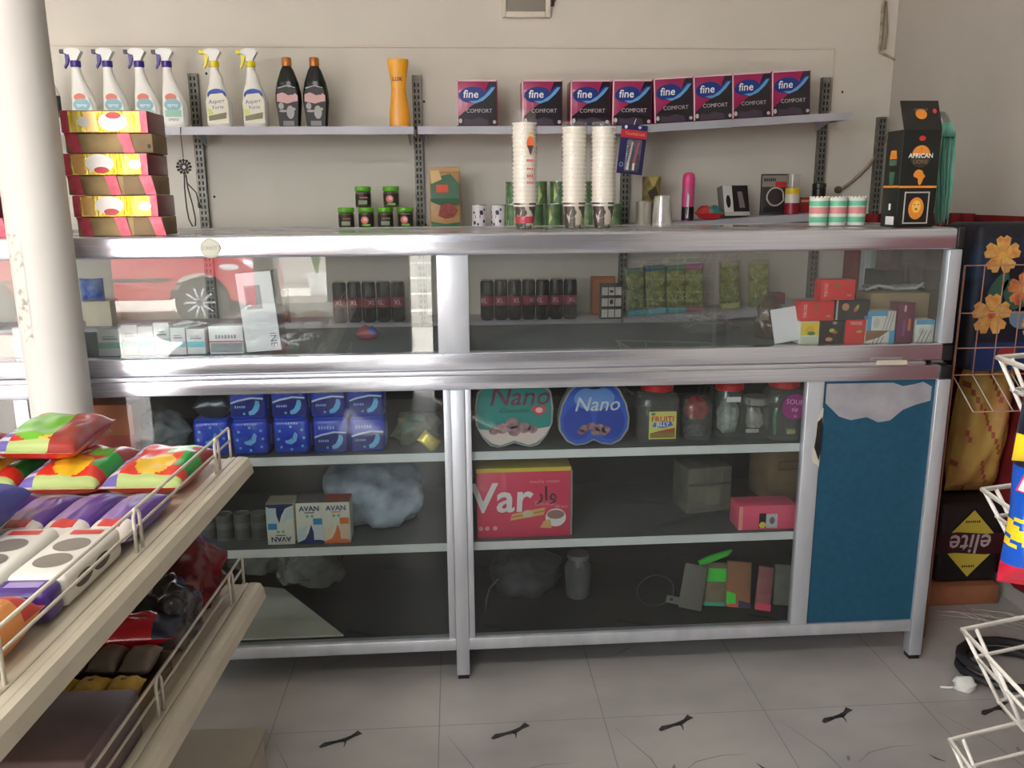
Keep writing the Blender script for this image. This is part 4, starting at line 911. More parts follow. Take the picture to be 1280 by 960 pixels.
def fn(b, w, d, h):
    for i in range(3):
        for j in range(3): b.rect(-w / 2 + .003 + i * (w - .006) / 3 + .0015, -w / 2 + .003 + (i + 1) * (w - .006) / 3 - .0015, .006 + j * .04, .006 + j * .04 + .029, -.0005, M('roll white', (216, 214, 206), .5))
    b.ell(0, .062, .007, .01, -.0008, BLACK, 10); b.ell(0, .1, .008, .005, -.0008, BLACK, 10)
carton_box('battery_pack', 'black pack showing nine white rolls on the back shelf', 'pack', (X(764, 395, 3.0), 3.0, zc), .08, .03, .126, M('pack black', (36, 34, 34), .4), fn)
FILM2 = GL('thin film', (252, 252, 252), haze=.02, rough=.08, bump=.6, dscale=18)
HERB = M('dried herbs', (84, 106, 40), .8, c2=(166, 172, 90), scale=45, thr=(.35, .65), bump=.5, bscale=70)
def herb(label, px, py, cbot, ctop, w=.068, h=.185):
    t = thing('herb_pack', label, 'herb pack', place(px, py, 3.06, ZM), (0, -math.atan(TILT) + random.uniform(-.02, .02), 0), group='clear packs of green herbs on the back shelf')
    b = MB(); b.box(-w / 2, w / 2, -.018, .018, .006, h - .02, HERB, .008)
    rn = random.Random(px)
    for k in range(16):
        x, z = rn.uniform(-w * .38, w * .38), rn.uniform(.03, h - .05); a = rn.uniform(-1, 1); L = rn.uniform(.006, .02)
        b.tube([(x, -.019, z), (x + L * math.sin(a), -.0195, z + L * math.cos(a))], .0012, M('herb straw', (206, 204, 160), .6), 4)
    b.build('herbs', t)
    b = MB(); b.box(-w / 2 - .001, w / 2 + .001, -.0195, .0195, .0, .022, cbot, .004); b.build('base_band', t)
    b = MB(); b.box(-w / 2 - .001, w / 2 + .001, -.0195, .0195, h - .03, h - .012, ctop, .004); b.build('header', t)
    b = MB(); b.box(-w / 2 - .002, w / 2 + .002, -.0215, .0215, 0, h - .004, FILM2, .007); b.prism([(-w * .4, h - .004), (w * .4, h - .004), (w * .46, h + .012), (w * .1, h + .008), (-w * .3, h + .014)], -.002, .002, FILM); b.build('film', t)
tl = M('teal band', (90, 170, 176), .5); hd = M('dull green header', (104, 132, 100), .5)
herb('green herb pack with teal base, leftmost of the herb packs', 795, 391, tl, hd); herb('green herb pack with bright blue base and header', 820, 390, M('blue band', (110, 184, 206), .5), M('deep teal header', (40, 110, 124), .5), .072, .19)
herb('green herb pack with teal base just left of the pink one', 845, 389, tl, M('green header', (70, 130, 90), .5)); herb('green herb pack with pink header', 868, 387, M('dusty pink band', (150, 90, 100), .5), M('pink header', (176, 90, 140), .5))
herb('green herb pack with buff header, left one of the right pair', 912, 383, M('pale olive band', (170, 176, 110), .5), M('buff header', (170, 168, 136), .5)); herb('green herb pack with buff header, rightmost of all', 948, 381, M('olive band', (110, 120, 66), .5), M('buff header', (170, 168, 136)))

carton_box('red_box', 'small dark red box at the right end of the back shelf, behind the brownish bag', 'box', (X(966, 384, 3.07), 3.07, ZM + TILT * (X(966, 384, 3.07) - XS) + .002), .09, .05, .04, M('dim red box', (120, 30, 34), .5))

# ------------------------------------------------------------------ inside the lower cabinet
S1, S2, S0 = .5946, .3606, .1106
PADB = M('pad pack blue', (28, 60, 190), .3, coat=.4, var=.1, scale=10); PADN = M('pad pack navy', (24, 34, 120), .3, coat=.3); PADS = M('pad pack sky', (110, 180, 232), .4); PADF = M('pad pack film', (70, 110, 220), .3)
def pad(kind, label, loc, rot=(0, 0, 0)):
    t = thing('pad_pack', label, 'pad pack', loc, rot, 'blue pad packs behind the left glass')
    w, d, h = .084, .09, .086
    b = MB(); b.box(-w / 2, w / 2, 0, d, 0, h, PADB, .011, 3); y = -.0005
    if kind == 0:
        b.dec([(-.036, .01), (.036, .01), (.038, .05), (.01, .052), (-.02, .046), (-.038, .04)], y, PADN)
        b.dec([(-.038, .04), (-.02, .046), (.01, .052), (.038, .05), (.038, .054), (.008, .056), (-.022, .05), (-.038, .044)], y - .0003, M('pad white line', (206, 214, 240), .4))
        b.dec([(.004, .012), (.016, .014), (.026, .024), (.03, .036), (.028, .046), (.02, .048), (.018, .038), (.012, .026), (.002, .02)], y - .0004, PADS); b.ell(-.008, .016, .003, .003, y - .0004, PADS, 10)
        b.scrib(-.008, .066, y - .0004, .04, .009, M('pad pale print', (150, 176, 240), .4)); b.scrib(-.016, .033, y - .0006, .026, .006, M('pad pale print', (150, 176, 240)), 5)
    else:
        for ex, ez in ((-.026, .06), (.0, .07), (.026, .062), (-.024, .02), (0, .014), (.026, .022), (-.03, .04), (.03, .042)): b.ell(ex, ez, .0035, .0035, y, PADS, 10)
        b.dec([(-.014, .03), (.0, .026), (.012, .034), (.016, .05), (.01, .058), (.004, .046), (-.004, .038), (-.014, .036)], y, PADS); b.text('N', 0, .042, y - .0004, .012, PADN); b.scrib(.004, .078, y - .0002, .03, .005, M('pad pale print', (150, 176, 240)), 5)
    b.build('pack', t)
    b = MB(); b.box(-w * .46, w * .46, .004, d * .96, h + .0001, h + .001, PADF); b.dec([(w / 2 + .0002, .02), (w / 2 + .003, .02), (w / 2 + .003, .07), (w / 2 + .0002, .07)], .03, PADF); b.build('seal', t); return t
Yd = 1.965
WH = ('first', 'second', 'third', 'fourth')
for k, px in enumerate((315, 366, 415, 461)): pad(1 if k < 2 else 0, 'blue pad pack in the bottom row, %s from the left, %s' % (WH[k], 'dotted front' if k < 2 else 'navy swoosh front'), (X(px, 578, Yd), Yd, S1))
for k, px in enumerate((310, 362, 411, 458)): pad(0, 'blue pad pack in the top row, %s from the left' % WH[k], (X(px, 530, Yd), Yd + .004, S1 + .0875))
pad(1, 'blue pad pack half hidden behind the gondola fence, far left of its row', (X(265, 580, Yd), Yd + .01, S1))
tag(MB().pillow(.09, .07, .06, M('black bag', (34, 36, 42), .3, coat=.4), seed=11, wob=.5).build('black_pouch', None, (X(264, 540, Yd), Yd + .05, S1 + .0875)), 'black pouch lying on the leftmost blue pad pack', 'pouch')
tag(MB().blob(.055, .04, .042, M('green foil wrap', (84, 112, 96), .35, c2=(140, 120, 90), scale=20), 12, .4, 2).build('sweets_bag', None, (X(522, 578, 2.05), 2.05, S1)), 'greenish bag of sweets beside the blue pad packs', 'bag')
t = tag(MB().pillow(.05, .035, .02, M('gold wrapper', (226, 204, 90), .25, .5), seed=4).xf(Matrix.Rotation(.7, 4, 'Y') @ Matrix.Rotation(PI / 2.3, 4, 'X')).build('gold_wrapper', None, (X(536, 560, 1.99), 1.99, S1 + .02)), 'shiny gold wrapper leaning against the greenish sweets bag', 'wrapper')
tag(MB().blob(.062, .05, .05, GL('hazy film', (232, 236, 236), haze=.4, dcol=(196, 204, 204)), 15, .35, 1.8).build('plastic_bag', None, (X(205, 570, 2.08), 2.08, S1)), 'hazy clear plastic bag inside the cabinet above the candy', 'bag')
ORG = M('orange box', (255, 150, 108), .45)
def fn(b, w, d, h): b.rect(-w / 2, w / 2, .0, .05, -.0004, M('orange box pink', (236, 110, 96), .45)); b.scrib(.04, .062, -.0006, .07, .01, M('orange box pale', (250, 200, 180), .5), 8)
carton_box('orange_box', 'orange box in the cabinet behind the round pole', 'box', (X(103, 560, 2.0), 2.0, S1), .25, .09, .125, ORG, fn)
carton_box('small_box', 'drab brown box in the cabinet at the far left edge', 'box', (X(2, 540, 2.05), 2.05, S1 + .0), .1, .06, .14, M('drab brown', (140, 124, 108), .7))
# chocolate boxes
def chocbox(label, px, c, side, kind):
    t = thing('chocolate_box', label, 'chocolate box', (X(px, 567, 1.975), 1.975, S1))
    out = [(0, .014), (-.02, .004), (-.045, .0005), (-.068, .012), (-.086, .04), (-.088, .07), (-.08, .105), (-.062, .14), (-.045, .154), (-.02, .158)]
    if kind == 0: out = [(0, .012), (-.022, .004), (-.04, .0005), (-.06, .006), (-.08, .03), (-.094, .06), (-.096, .1), (-.09, .14), (-.075, .154), (-.04, .158)]
    full = out + [(-x, z) for x, z in out[::-1] if x < -1e-6]
    full = full[::-1]
    b = MB(); b.prism(full, .004, .034, side); b.build('tray', t)
    ins = [(x * .955, .004 + z * .95) for x, z in full]
    b = MB(); b.prism(full, 0, .0038, M('box rim silver', (170, 164, 160), .35, .3)); b.dec(ins, -.0004, c)
    y = -.0008; CH = M('chocolate print', (112, 74, 84), .45, c2=(184, 140, 144), scale=70)
    if kind == 0:
        b.dec([(-.09, .05), (-.06, .046), (0, .04), (.06, .048), (.088, .052), (.075, .03), (.055, .012), (.035, .006), (0, .018), (-.035, .006), (-.055, .012), (-.078, .034)], y, M('choc cream print', (226, 204, 196), .45))
        for cx, cz, r in ((-.03, .05, .016), (-.004, .062, .017), (.024, .05, .016), (.0, .042, .015), (-.05, .044, .012), (.045, .046, .012)): b.ell(cx, cz, r, r * .85, y - .0003 - .0001 * (cx > 0), CH, 14)
        b.text('Nano', .012, .128, y - .0004, .066, M('nano plum', (120, 44, 72), .4), shear=.25, bold=.008); b.text('Chocolate', .0, .094, y - .0004, .017, M('choc dark green', (20, 60, 56), .5), shear=.2)
        b.dec([(.06, .078), (.042, .095), (.046, .105), (.056, .106), (.061, .1), (.066, .106), (.076, .105), (.08, .095)], y - .0004, M('heart red', (214, 66, 80), .4)); b.ell(.061, .094, .009, .007, y - .0007, M('heart pale', (240, 190, 190), .4), 12)
    else:
        for cx in (-.04, .04): b.ell(cx, .06, .036, .044, y + .0002, M('choc deep blue', (32, 66, 170), .4), 20)
        b.ell(0, .12, .05, .03, y + .0001, M('choc pale blue', (110, 150, 216), .4), 22)
        for cx, cz, r in ((-.024, .044, .012), (-.006, .05, .012), (.014, .046, .012), (.03, .04, .011), (.004, .036, .012), (-.032, .036, .009), (.022, .032, .01)): b.ell(cx, cz, r, r * .8, y - .0003 - .0001 * (cx > 0), CH, 14)
        b.text('Nano', .006, .104, y - .0004, .05, M('nano silver', (214, 218, 226), .35, .2), shear=.25, bold=.008); b.text('Chocolate', .004, .081, y - .0004, .012, M('choc navy print', (40, 60, 130), .5), shear=.2)
        b.ell(0, .15, .018, .008, -.0007, M('bow grey', (120, 116, 116), .4), 12)
    b.build('lid', t); return t
chocbox('teal heart-bottomed chocolate box with red heart behind the right glass', 643, M('choc teal', (36, 140, 132), .35, coat=.4), M('tray brown', (90, 70, 64), .5), 0)
chocbox('blue heart-bottomed chocolate box with silver lettering behind the right glass', 742, M('choc blue', (48, 92, 196), .35, coat=.4), M('tray silver', (150, 146, 140), .4), 1)
# jars
JG = GL('jar glass', (226, 230, 228), haze=.1, refl=1.5, dscale=10); REDL = M('red lid', (214, 40, 36), .35)
def jar(label, px, Y, w, h, lidm, lidr, sq, rows=None):
    t = thing('candy_jar', label, 'jar', (X(px, 562, Y), Y, S1)); r = w / 2
    b = MB(); b.lathe([(0, .001), (r * .9, 0), (r, .006), (r, h * .74), (r * .93, h * .8), (lidr, h * .86), (lidr, h - .02)], JG, 32, sq=sq); b.build('jar_body', t)
    if lidm:
        b = MB(); b.lathe([(lidr + .001, h - .0195), (lidr + .004, h - .018), (lidr + .004, h - .003), (lidr + .001, h), (0, h)], lidm, 28)
        for k in range(30): a = k * PI / 15; b.box((lidr + .004) * math.cos(a) - .0008, (lidr + .004) * math.cos(a) + .0008, (lidr + .004) * math.sin(a) - .0008, (lidr + .004) * math.sin(a) + .0008, h - .016, h - .005, lidm)
        b.build('lid', t)
    return t
t = jar('square clear jar with red lid and jelly picture label', 819, 2.02, .1, .148, REDL, .036, 5)
b = MB(); b.lathe([(.03, .1485), (.03, .156), (0, .1565)], M('green cap', (80, 170, 70), .4), 22); b.build('cap', t)
b = MB(); y = -.0512; b.rect(-.03, .038, .014, .084, y, M('label lime', (206, 216, 120), .5, c2=(230, 190, 90), scale=14)); b.rect(-.027, .035, .017, .03, y - .0002, M('label olive', (130, 120, 50), .5)); b.dec([(-.024, .03), (.035, .03), (.035, .042), (.01, .038)], y - .0003, M('label brown red', (160, 70, 50), .5))
b.text('FRUITI', .004, .064, y - .0004, .02, M('label red', (206, 40, 44), .5), bold=.02); b.dec([(-.022, .046), (.004, .042), (.03, .048), (.026, .058), (-.018, .056)], y - .0003, M('label blue', (50, 110, 190), .5)); b.text('JELLY', .004, .051, y - .0006, .014, WHITE, bold=.02); b.ell(-.02, .078, .006, .004, y - .0003, M('leaf green', (96, 128, 70)), 10); b.build('label', t)
t = jar('open clear jar holding something red', 868, 2.03, .075, .118, None, .03, 3)
b = MB(); b.blob(.03, .028, .03, M('red sweets', (186, 40, 44), .4), 8, .3, cz=.05); b.blob(.03, .028, .02, M('dark sweets', (60, 54, 60), .4), 2, .3, cz=.006); b.build('contents', t)
t = jar('tall clear jar with red lid and white tissue inside', 908, 2.04, .07, .14, REDL, .031, 2.4)
b = MB(); b.blob(.026, .024, .05, M('tissue white', (214, 218, 214), .6, c2=(90, 110, 100), scale=26), 9, .35, 2.2, cz=.008); b.build('contents', t); b = MB(); b.box(-.018, .018, -.037, -.036, .095, .108, WHITE); b.build('label', t)
t = jar('short clear jar with dull grey lid', 941, 2.03, .066, .103, M('lid dull grey', (150, 146, 138), .4), .028, 3)
b = MB(); b.box(-.024, .01, -.01, -.004, .008, .018, M('chalk white', (220, 216, 208), .7), .002); b.blob(.02, .02, .03, M('pale sweets', (186, 176, 166), .5), 3, .3, cz=.02, cy=.004); b.build('contents', t)
t = jar('square clear jar with red lid and round purple label', 975, 2.014, .092, .15, REDL, .033, 4)
b = MB(); y = -.0474; b.ell(.012, .088, .033, .033, y, M('label violet', (150, 40, 120), .45), 28); b.text('SOUR', .012, .1, y - .0003, .018, M('label pink print', (236, 190, 220), .5), rot=-.1); b.text('zip', .012, .082, y - .0003, .016, M('label pink print', (236, 190, 220))); b.text('50', .014, .064, y - .0003, .009, M('label pink print', (236, 190, 220))); b.build('label', t)
b = MB(); b.box(.008, .03, -.02, -.01, .01, .022, M('lemon sweet', (220, 206, 80), .4), .002); b.tube([(-.025, -.02, .01), (-.028, -.02, .05), (-.026, -.02, .08)], .004, M('green strip', (60, 150, 90), .4)); b.build('contents', t)
# middle shelf
def fn(b, w, d, h):
    y = -.0006; b.rect(-w / 2, w / 2, h - .0, h, y, YEL)
    b.text('Var', -.058, .102, y - .0004, .108, M('var white', (236, 226, 228), .4), bold=.018, shear=.05); b.text('\ufead\ufe8d\ufeed', .058, .112, y - .0004, .05, M('var dark', (60, 40, 44), .5), bold=.01)
    b.text('mocha cream', .052, .146, y - .0004, .014, M('var pale pink', (240, 160, 170), .5)); b.text('Biscuits', .052, .088, y - .0004, .016, M('var pale pink', (240, 160, 170))); b.text('40 pcs', .094, .079, y - .0004, .012, M('var pale pink', (240, 160, 170)))
    b.dec([(-.034, .045), (.05, .058), (.054, .078), (-.03, .062)][::1], y - .0004, M('wafer tan', (222, 170, 100), .5)); b.dec([(-.03, .052), (.05, .066), (.051, .07), (-.029, .056)], y - .0006, M('wafer line', (180, 120, 70), .5)); b.ell(.01, .062, .014, .01, y - .0007, M('wafer cream', (214, 190, 160), .5), 14)
    b.ell(.08, .05, .026, .024, y - .0005, M('var white', (236, 226, 228)), 20); b.ell(.08, .058, .022, .012, y - .0008, M('coffee cup fill', (150, 110, 104), .5), 18); b.dec([(.04, .024), (.07, .022), (.066, .046), (.05, .042)], y - .001, M('wafer tan', (222, 170, 100)))
    for cx in (-.108, -.092, -.072): b.ell(cx, .026, .006, .006, y - .0004, M('var pale pink', (240, 160, 170)), 12)
t = carton_box('wafer_box', 'big pink wafer box lettered in white on the middle shelf', 'box', (X(655, 680, 1.972), 1.972, S2), .234, .16, .172, M('var pink', (222, 52, 92), .4, coat=.3), fn)
b = MB(); b.box(-.118, .118, -.0012, .161, .1722, .182, M('var yellow top', (224, 196, 70), .4)); b.build('lid_strip', t)
b = MB(); b.box(.1175, .1225, 0, .16, .001, .172, GL('wrap film', (236, 238, 226), haze=.35, refl=1.5), .001); b.build('wrap', t)
NVY = M('box navy', (30, 44, 110), .4); CYN = M('box cyan', (50, 150, 214), .4); OGE = M('box orange', (236, 122, 60), .4)
def avan(px, lb, topm, accent, blk, flip):
    t = thing('bottle_box', lb, 'box', (X(px, 693, 1.975), 1.975, S2), group='small feeding bottle boxes on the middle shelf'); w, d, h = .066, .062, .106
    b = MB(); b.box(-w / 2, w / 2, 0, d, 0, h, M('box ivory', (226, 224, 210), .5), .0008); y = -.0005; s = len(b.v)
    b.text('AVAN', .0, h * .86, y, .018, NVY if accent is not OGE else M('box violet', (80, 84, 160), .4), bold=.03); b.rect(-.012, .012, h * .755, h * .78, y, accent if accent is OGE else M('box slate', (70, 84, 110), .5)); b.ell(-.006, h * .68, .004, .004, y, M('box sage', (140, 180, 150), .5), 10); b.ell(.006, h * .68, .004, .004, y, M('box sage', (140, 180, 150)), 10)
    b.dec([(-w / 2, .0), (w / 2, .0), (w / 2, .006), (.018, .012), (.008, .03), (.002, .05), (-.004, .03), (-.014, .012), (-w / 2, .004)], y, blk)
    b.dec([(.008, .01), (.03, .01), (.03, .05), (.008, .05)], y - .0003, M('bottle pale', (206, 216, 224), .5) if accent is not OGE else M('bottle peach', (232, 206, 176), .5)); b.rect(.008, .03, .05, .066, y - .0003, CYN if accent is not OGE else OGE)
    b.dec([(-.03, .01), (-.016, .014), (-.006, .05), (-.02, .04), (-.03, .038)], y - .0002, M('bottle mist', (196, 214, 220), .5) if accent is not OGE else M('bottle peach', (232, 206, 176)))
    if flip: b.xf(Matrix.Translation((0, 0, h)) @ Matrix.Diagonal((-1, 1, -1, 1)), s)
    b.add([(-w / 2, .001, h + .0004), (w / 2, .001, h + .0004), (w / 2, d - .001, h + .0004), (-w / 2, d - .001, h + .0004)], [(0, 1, 2, 3)], topm)
    b.build('carton', t)
avan(353, 'bottle box standing upside down, left of the three', M('box beige top', (176, 166, 146), .6), NVY, NVY, True)
avan(390, 'blue and white bottle box with grey top, middle of the three', M('box grey top', (110, 104, 108), .6), NVY, NVY, False)
avan(423, 'orange and white bottle box with red top, right of the three', M('box red top', (170, 84, 76), .6), OGE, OGE, False)
tag(MB().blob(.13, .09, .1, GL('blue film', (214, 224, 236), haze=.62, dcol=(214, 226, 242), rough=.25, bump=.8, dscale=14, refl=1.6), 21, .28, 1.7, cz=0).build('plastic_bag', None, (X(470, 680, 2.12), 2.12, S2)), 'pale blue plastic bag stuffed behind the bottle boxes', 'bag')
dk = M('dull tin', (84, 82, 82), .5)
t0 = None
for k, (px, s) in enumerate(((262, 'first'), (284, 'second'), (306, 'third'), (327, 'fourth'))):
    lb = 'dull dark tin on the middle shelf, %s from left, wrapped in film' % s; lo = (X(px, 690, 2.03), 2.03, S2)
    if t0 is None: t0 = can('food_tin', lb, 'can', .0205, .066, dk, lambda b, r: b.lathe([(r + .0003, .03), (r + .0003, .045)], M('tin grey', (110, 106, 104), .5), 20), 'dull dark tins', M('dull rim', (120, 118, 116), .5, .4)); t0.location = lo
    else: dup(t0, lo, lb)
carton_box('grey_carton', 'drab grey carton in clear wrap on the middle shelf', 'box', (X(884, 675, 2.1), 2.1, S2), .125, .1, .125, M('grey carton', (112, 108, 94), .8, var=.12, scale=16), lambda b, w, d, h: (b.rect(-w / 2 + .002, w / 2 - .002, h * .6, h * .66, -.0004, M('carton dim line', (90, 88, 78), .8)), b.rect(-.01, .03, .02, .07, -.0004, M('carton pale', (130, 124, 108), .8))), (0, 0, .15))
carton_box('brown_carton', 'brown cardboard carton behind the pink sticker box', 'box', (X(984, 660, 2.16), 2.16, S2), .13, .12, .185, CARD, lambda b, w, d, h: (b.rect(-w * .3, w * .4, h * .5, h * .64, -.0004, M('carton print', (96, 74, 54), .8)), b.rect(-w * .28, w * .38, h * .52, h * .62, -.0006, CARD), b.rect(-w * .38, w * .4, h * .8, h * .86, -.0004, M('carton print', (96, 74, 54)))), (0, 0, .12))
def fn(b, w, d, h): b.rect(-.022, -.004, .004, .044, -.0005, BLACK); b.ell(-.013, .012, .009, .009, -.0007, M('sun yellow', (230, 210, 60), .5), 9); b.rect(-.004, .026, .004, .042, -.0005, M('sticker white', (206, 196, 200), .5)); b.ell(.012, .024, .007, .01, -.0008, M('sticker grey', (110, 104, 110), .5), 12); b.rect(-w / 2, -w / 2 + .01, 0, h, -.0004, M('pale salmon', (240, 160, 150), .5))
carton_box('pink_box', 'bright pink box with black and white sticker on the middle shelf', 'box', (X(958, 672, 1.968), 1.968, S2), .15, .07, .064, M('hot pink', (240, 92, 124), .4), fn)
# bottom shelf
b = MB(); pts = [(-.62, .0), (-.17, .0), (-.36, .22), (-.62, .28)]
b.add([(x, y, .0) for x, y in pts] + [(x, y, .004 + .12 * y) for x, y in pts], [(3, 2, 1, 0), (4, 5, 6, 7), (0, 1, 5, 4), (1, 2, 6, 5), (2, 3, 7, 6), (3, 0, 4, 7)], M('white sheet', (214, 210, 198), .6, var=.04, scale=9))
tag(b.build('paper_sheet', None, (0.42 - .42 + X(430, 795, 1.97) + .17, 1.965, S0)), 'large white paper sheet lying on the cabinet bottom, tapering right', 'sheet')
FZ = GL('grey film', (206, 206, 202), haze=.34, dcol=(190, 188, 180), rough=.25, bump=.8, dscale=14, refl=1.5)
tag(MB().blob(.085, .07, .085, FZ, 33, .35, 1.9, sharp=.5).build('plastic_bag', None, (X(395, 780, 2.2), 2.2, S0 + .045)), 'crumpled clear bag on the cabinet bottom, nearest the middle post', 'bag')
tag(MB().blob(.075, .06, .07, FZ, 37, .35, 1.9, sharp=.5).build('plastic_bag', None, (X(322, 770, 2.26), 2.26, S0 + .06)), 'crumpled clear bag on the cabinet bottom, nearest the gondola', 'bag')
tag(MB().blob(.1, .07, .075, M('charcoal bag', (72, 72, 76), .5, var=.15, scale=10), 41, .3, 1.6).build('dark_bag', None, (X(655, 780, 2.18), 2.18, S0)), 'dark grey stuffed bag on the cabinet bottom', 'bag')
t = thing('glass_jar', 'pale cloudy jar on the cabinet bottom beside the dark bag', 'jar', (X(722, 760, 2.14), 2.14, S0))
b = MB(); b.lathe([(0, .001), (.03, 0), (.036, .01), (.036, .09), (.028, .105), (.026, .112)], GL('cloudy glass', (190, 190, 190), haze=.5, dcol=(150, 150, 150), refl=1.5), 24); b.build('jar_body', t); b = MB(); b.lathe([(.028, .1122), (.03, .114), (.03, .126), (0, .128)], M('lid grey', (120, 120, 120), .4), 24); b.build('lid', t)
tag(MB().tube([(0, 0, .005), (.002, 0, .04), (.012, .0, .075), (.034, .0, .1)], .0025, M('cord grey', (110, 110, 112), .5)).build('cord', None, (X(607, 775, 2.05), 2.05, S0)), 'thin grey cord curving up at the middle post', 'cord')
def lean(name, lb, px, Y, w, h, d, m, fn=None, ry=0, rx=-.35, cat='pack', grp='cleaning pads leaning on the cabinet bottom'):
    t = thing(name, lb, cat, (X(px, 772, Y), Y, S0 + abs(math.sin(ry)) * w / 2 + .006), (rx, ry, 0), grp); b = MB(); b.box(-w / 2, w / 2, 0, d, 0, h, m, .004)
    if fn: fn(b, w, d, h)
    b.build('pad', t); return t
KG2 = M('neon green', (70, 220, 70), .5)
t = lean('hanging_tag', 'grey card with a punched hanger hole left of the pads', 862, 2.006, .065, .118, .006, M('card grey tone', (112, 108, 98), .6), None, .25)
b = MB(); b.box(-.068, -.024, .001, .005, .006, .026, M('card grey tone', (112, 108, 98)), .002); b.ell(-.055, .016, .005, .004, .0004, BLACK, 12); b.build('hanger', t)
lean('scouring_pad', 'beige scouring pad with a bright green strap', 893, 2.03, .065, .115, .012, M('pad beige', (132, 116, 92), .8, var=.1, scale=30), lambda b, w, d, h: (b.rect(-w / 2, w / 2, h * .56, h * .86, -.0005, KG2), b.rect(-w / 2, w * .4, 0, .01, -.0005, M('pad teal', (70, 170, 140), .6))), .08)
lean('scouring_pad', 'tan and orange scouring pad with green corner', 922, 2.012, .068, .122, .012, M('pad orange brown', (176, 100, 66), .8, c2=(130, 108, 80), scale=10, thr=(.4, .6)), lambda b, w, d, h: (b.dec([(-w / 2, .008), (-w * .1, .004), (-w * .14, h * .3), (-w / 2, h * .34)], -.0005, KG2), b.rect(-w * .4, -w * .02, .001, .01, -.0007, M('pad coral', (230, 90, 84), .6)), b.dec([(0, .001), (w / 2, .001), (w / 2, .014), (0, .02)], -.0006, M('pad navy', (40, 40, 80), .6))), .12)
lean('scouring_pad', 'pink scouring pad leaning at a slant', 953, 1.992, .042, .115, .012, M('pad rose', (150, 84, 88), .8, var=.1, scale=30), lambda b, w, d, h: b.rect(-w / 2, w / 2, 0, .018, -.0005, M('pad bright pink', (236, 70, 104), .6)), .2)
lean('scouring_pad', 'grey green scouring pad with yellow edge at the right end', 980, 2.014, .062, .108, .012, M('pad grey green', (98, 102, 88), .8, var=.1, scale=30), lambda b, w, d, h: b.dec([(w * .2, .001), (w / 2, .001), (w / 2, .03), (w * .34, .02)], -.0005, M('pad yellow', (220, 220, 90), .6)), .12)
t = tag(MB().tube([(-.035, -.004, .0), (-.01, -.006, .01), (.04, -.004, .026), (.056, .004, .03)], [.008, .011, .009, .004], KG2).build('green_strap', None, (X(888, 722, 2.06), 2.06, S0 + .122)), 'loose bright green strap on top of the scouring pads', 'strap')
b = MB(); b.tube([(.05 * math.cos(a) , 0, .045 + .045 * math.sin(a)) for a in [i * .3 for i in range(21)]], .0022, M('cord dark', (60, 60, 60), .5), closed=True); tag(b.build('wire_loop', None, (X(818, 775, 2.06), 2.06, S0)), 'dark wire loop standing left of the hanger card', 'wire')

# ------------------------------------------------------------------ gondola shelf at the left
ZU, ZLo, ZB = .735, .485, .11
P0 = atZ(306, 571, ZU); P1 = atZ(0, 890, ZU)
ga = math.atan2(P0.x - P1.x, P0.y - P1.y)
GM = Matrix.Translation((P0.x, P0.y, 0)) @ Matrix.Rotation(-ga, 4, 'Z')
CREAM = M('cream shelf metal', (206, 198, 178), .45, .05, var=.03, scale=8); CREAM2 = M('cream wire', (216, 208, 192), .4)
g = thing('gondola_shelf', 'cream metal gondola shelf unit with wire fences at the left front', 'shelf unit', (P0.x, P0.y, 0), (0, 0, -ga))
def tier(z, L, dx):
    # deck with a grooved front lip and sloped price face
    b = MB(); b.box(-.42 + dx, -.03 + dx, -L, 0, z - .03, z - .004, CREAM); b.build('shelf_deck', g)
    b = MB(); b.box(-.0295 + dx, -.016 + dx, -L, .001, z - .03, z, CREAM, .0015); b.box(-.0145 + dx, -.002 + dx, -L, .001, z - .03, z + .0005, CREAM, .0015)
    prof = [(-.002, z), (.006, z - .002), (.011, z - .012), (.014, z - .03), (.008, z - .033), (-.002, z - .032)]
    n = len(prof); b.add([(x + dx, .001, q) for x, q in prof] + [(x + dx, -L, q) for x, q in prof], [tuple(range(n))[::-1], tuple(range(n, 2 * n))] + [(i, (i + 1) % n, n + (i + 1) % n, n + i) for i in range(n)], CREAM)
    b.build('shelf_lip', g)
    b = MB(); xw = -.024 + dx
    b.tube([(xw, -.004, z), (xw, -.004, z + .052), (xw, -.008, z + .057), (xw, -L, z + .057)], .0024, CREAM2); b.tube([(xw, -.004, z + .032), (xw, -L, z + .032)], .0022, CREAM2)
    for u in [.075 + .33 * k for k in range(5)]:
        if u < L: b.tube([(xw + .003, -u, z - .004), (xw + .003, -u, z + .05), (xw + .003, -u - .005, z + .06), (xw + .003, -u - .014, z + .06), (xw + .003, -u - .019, z + .05), (xw + .003, -u - .019, z - .004)], .0026, CREAM2)
    b.build('wire_fence', g)
tier(ZU, 1.5, 0); 
Q0 = atZ(317, 736, ZLo); loc = GM.inverted() @ Q0; LDX = loc.x; tier(ZLo, 1.5, LDX)
b = MB(); b.box(-.46, -.425, -1.5, .02, 0, .72, M('gondola back', (196, 190, 176), .6)); b.build('back_panel', g)
b = MB(); q = GM.inverted() @ atZ(329, 911, ZB); b.box(-.42, q.x, -1.5, q.y, .0, ZB - .012, CREAM, .003); b.box(-.42, q.x + .006, -1.5, q.y + .004, ZB - .0115, ZB, M('base deck grey', (176, 168, 154), .5, var=.05, scale=7), .003); b.build('base_deck', g)
GR = -ga
def gz(px, py, z): return atZ(px, py, z)
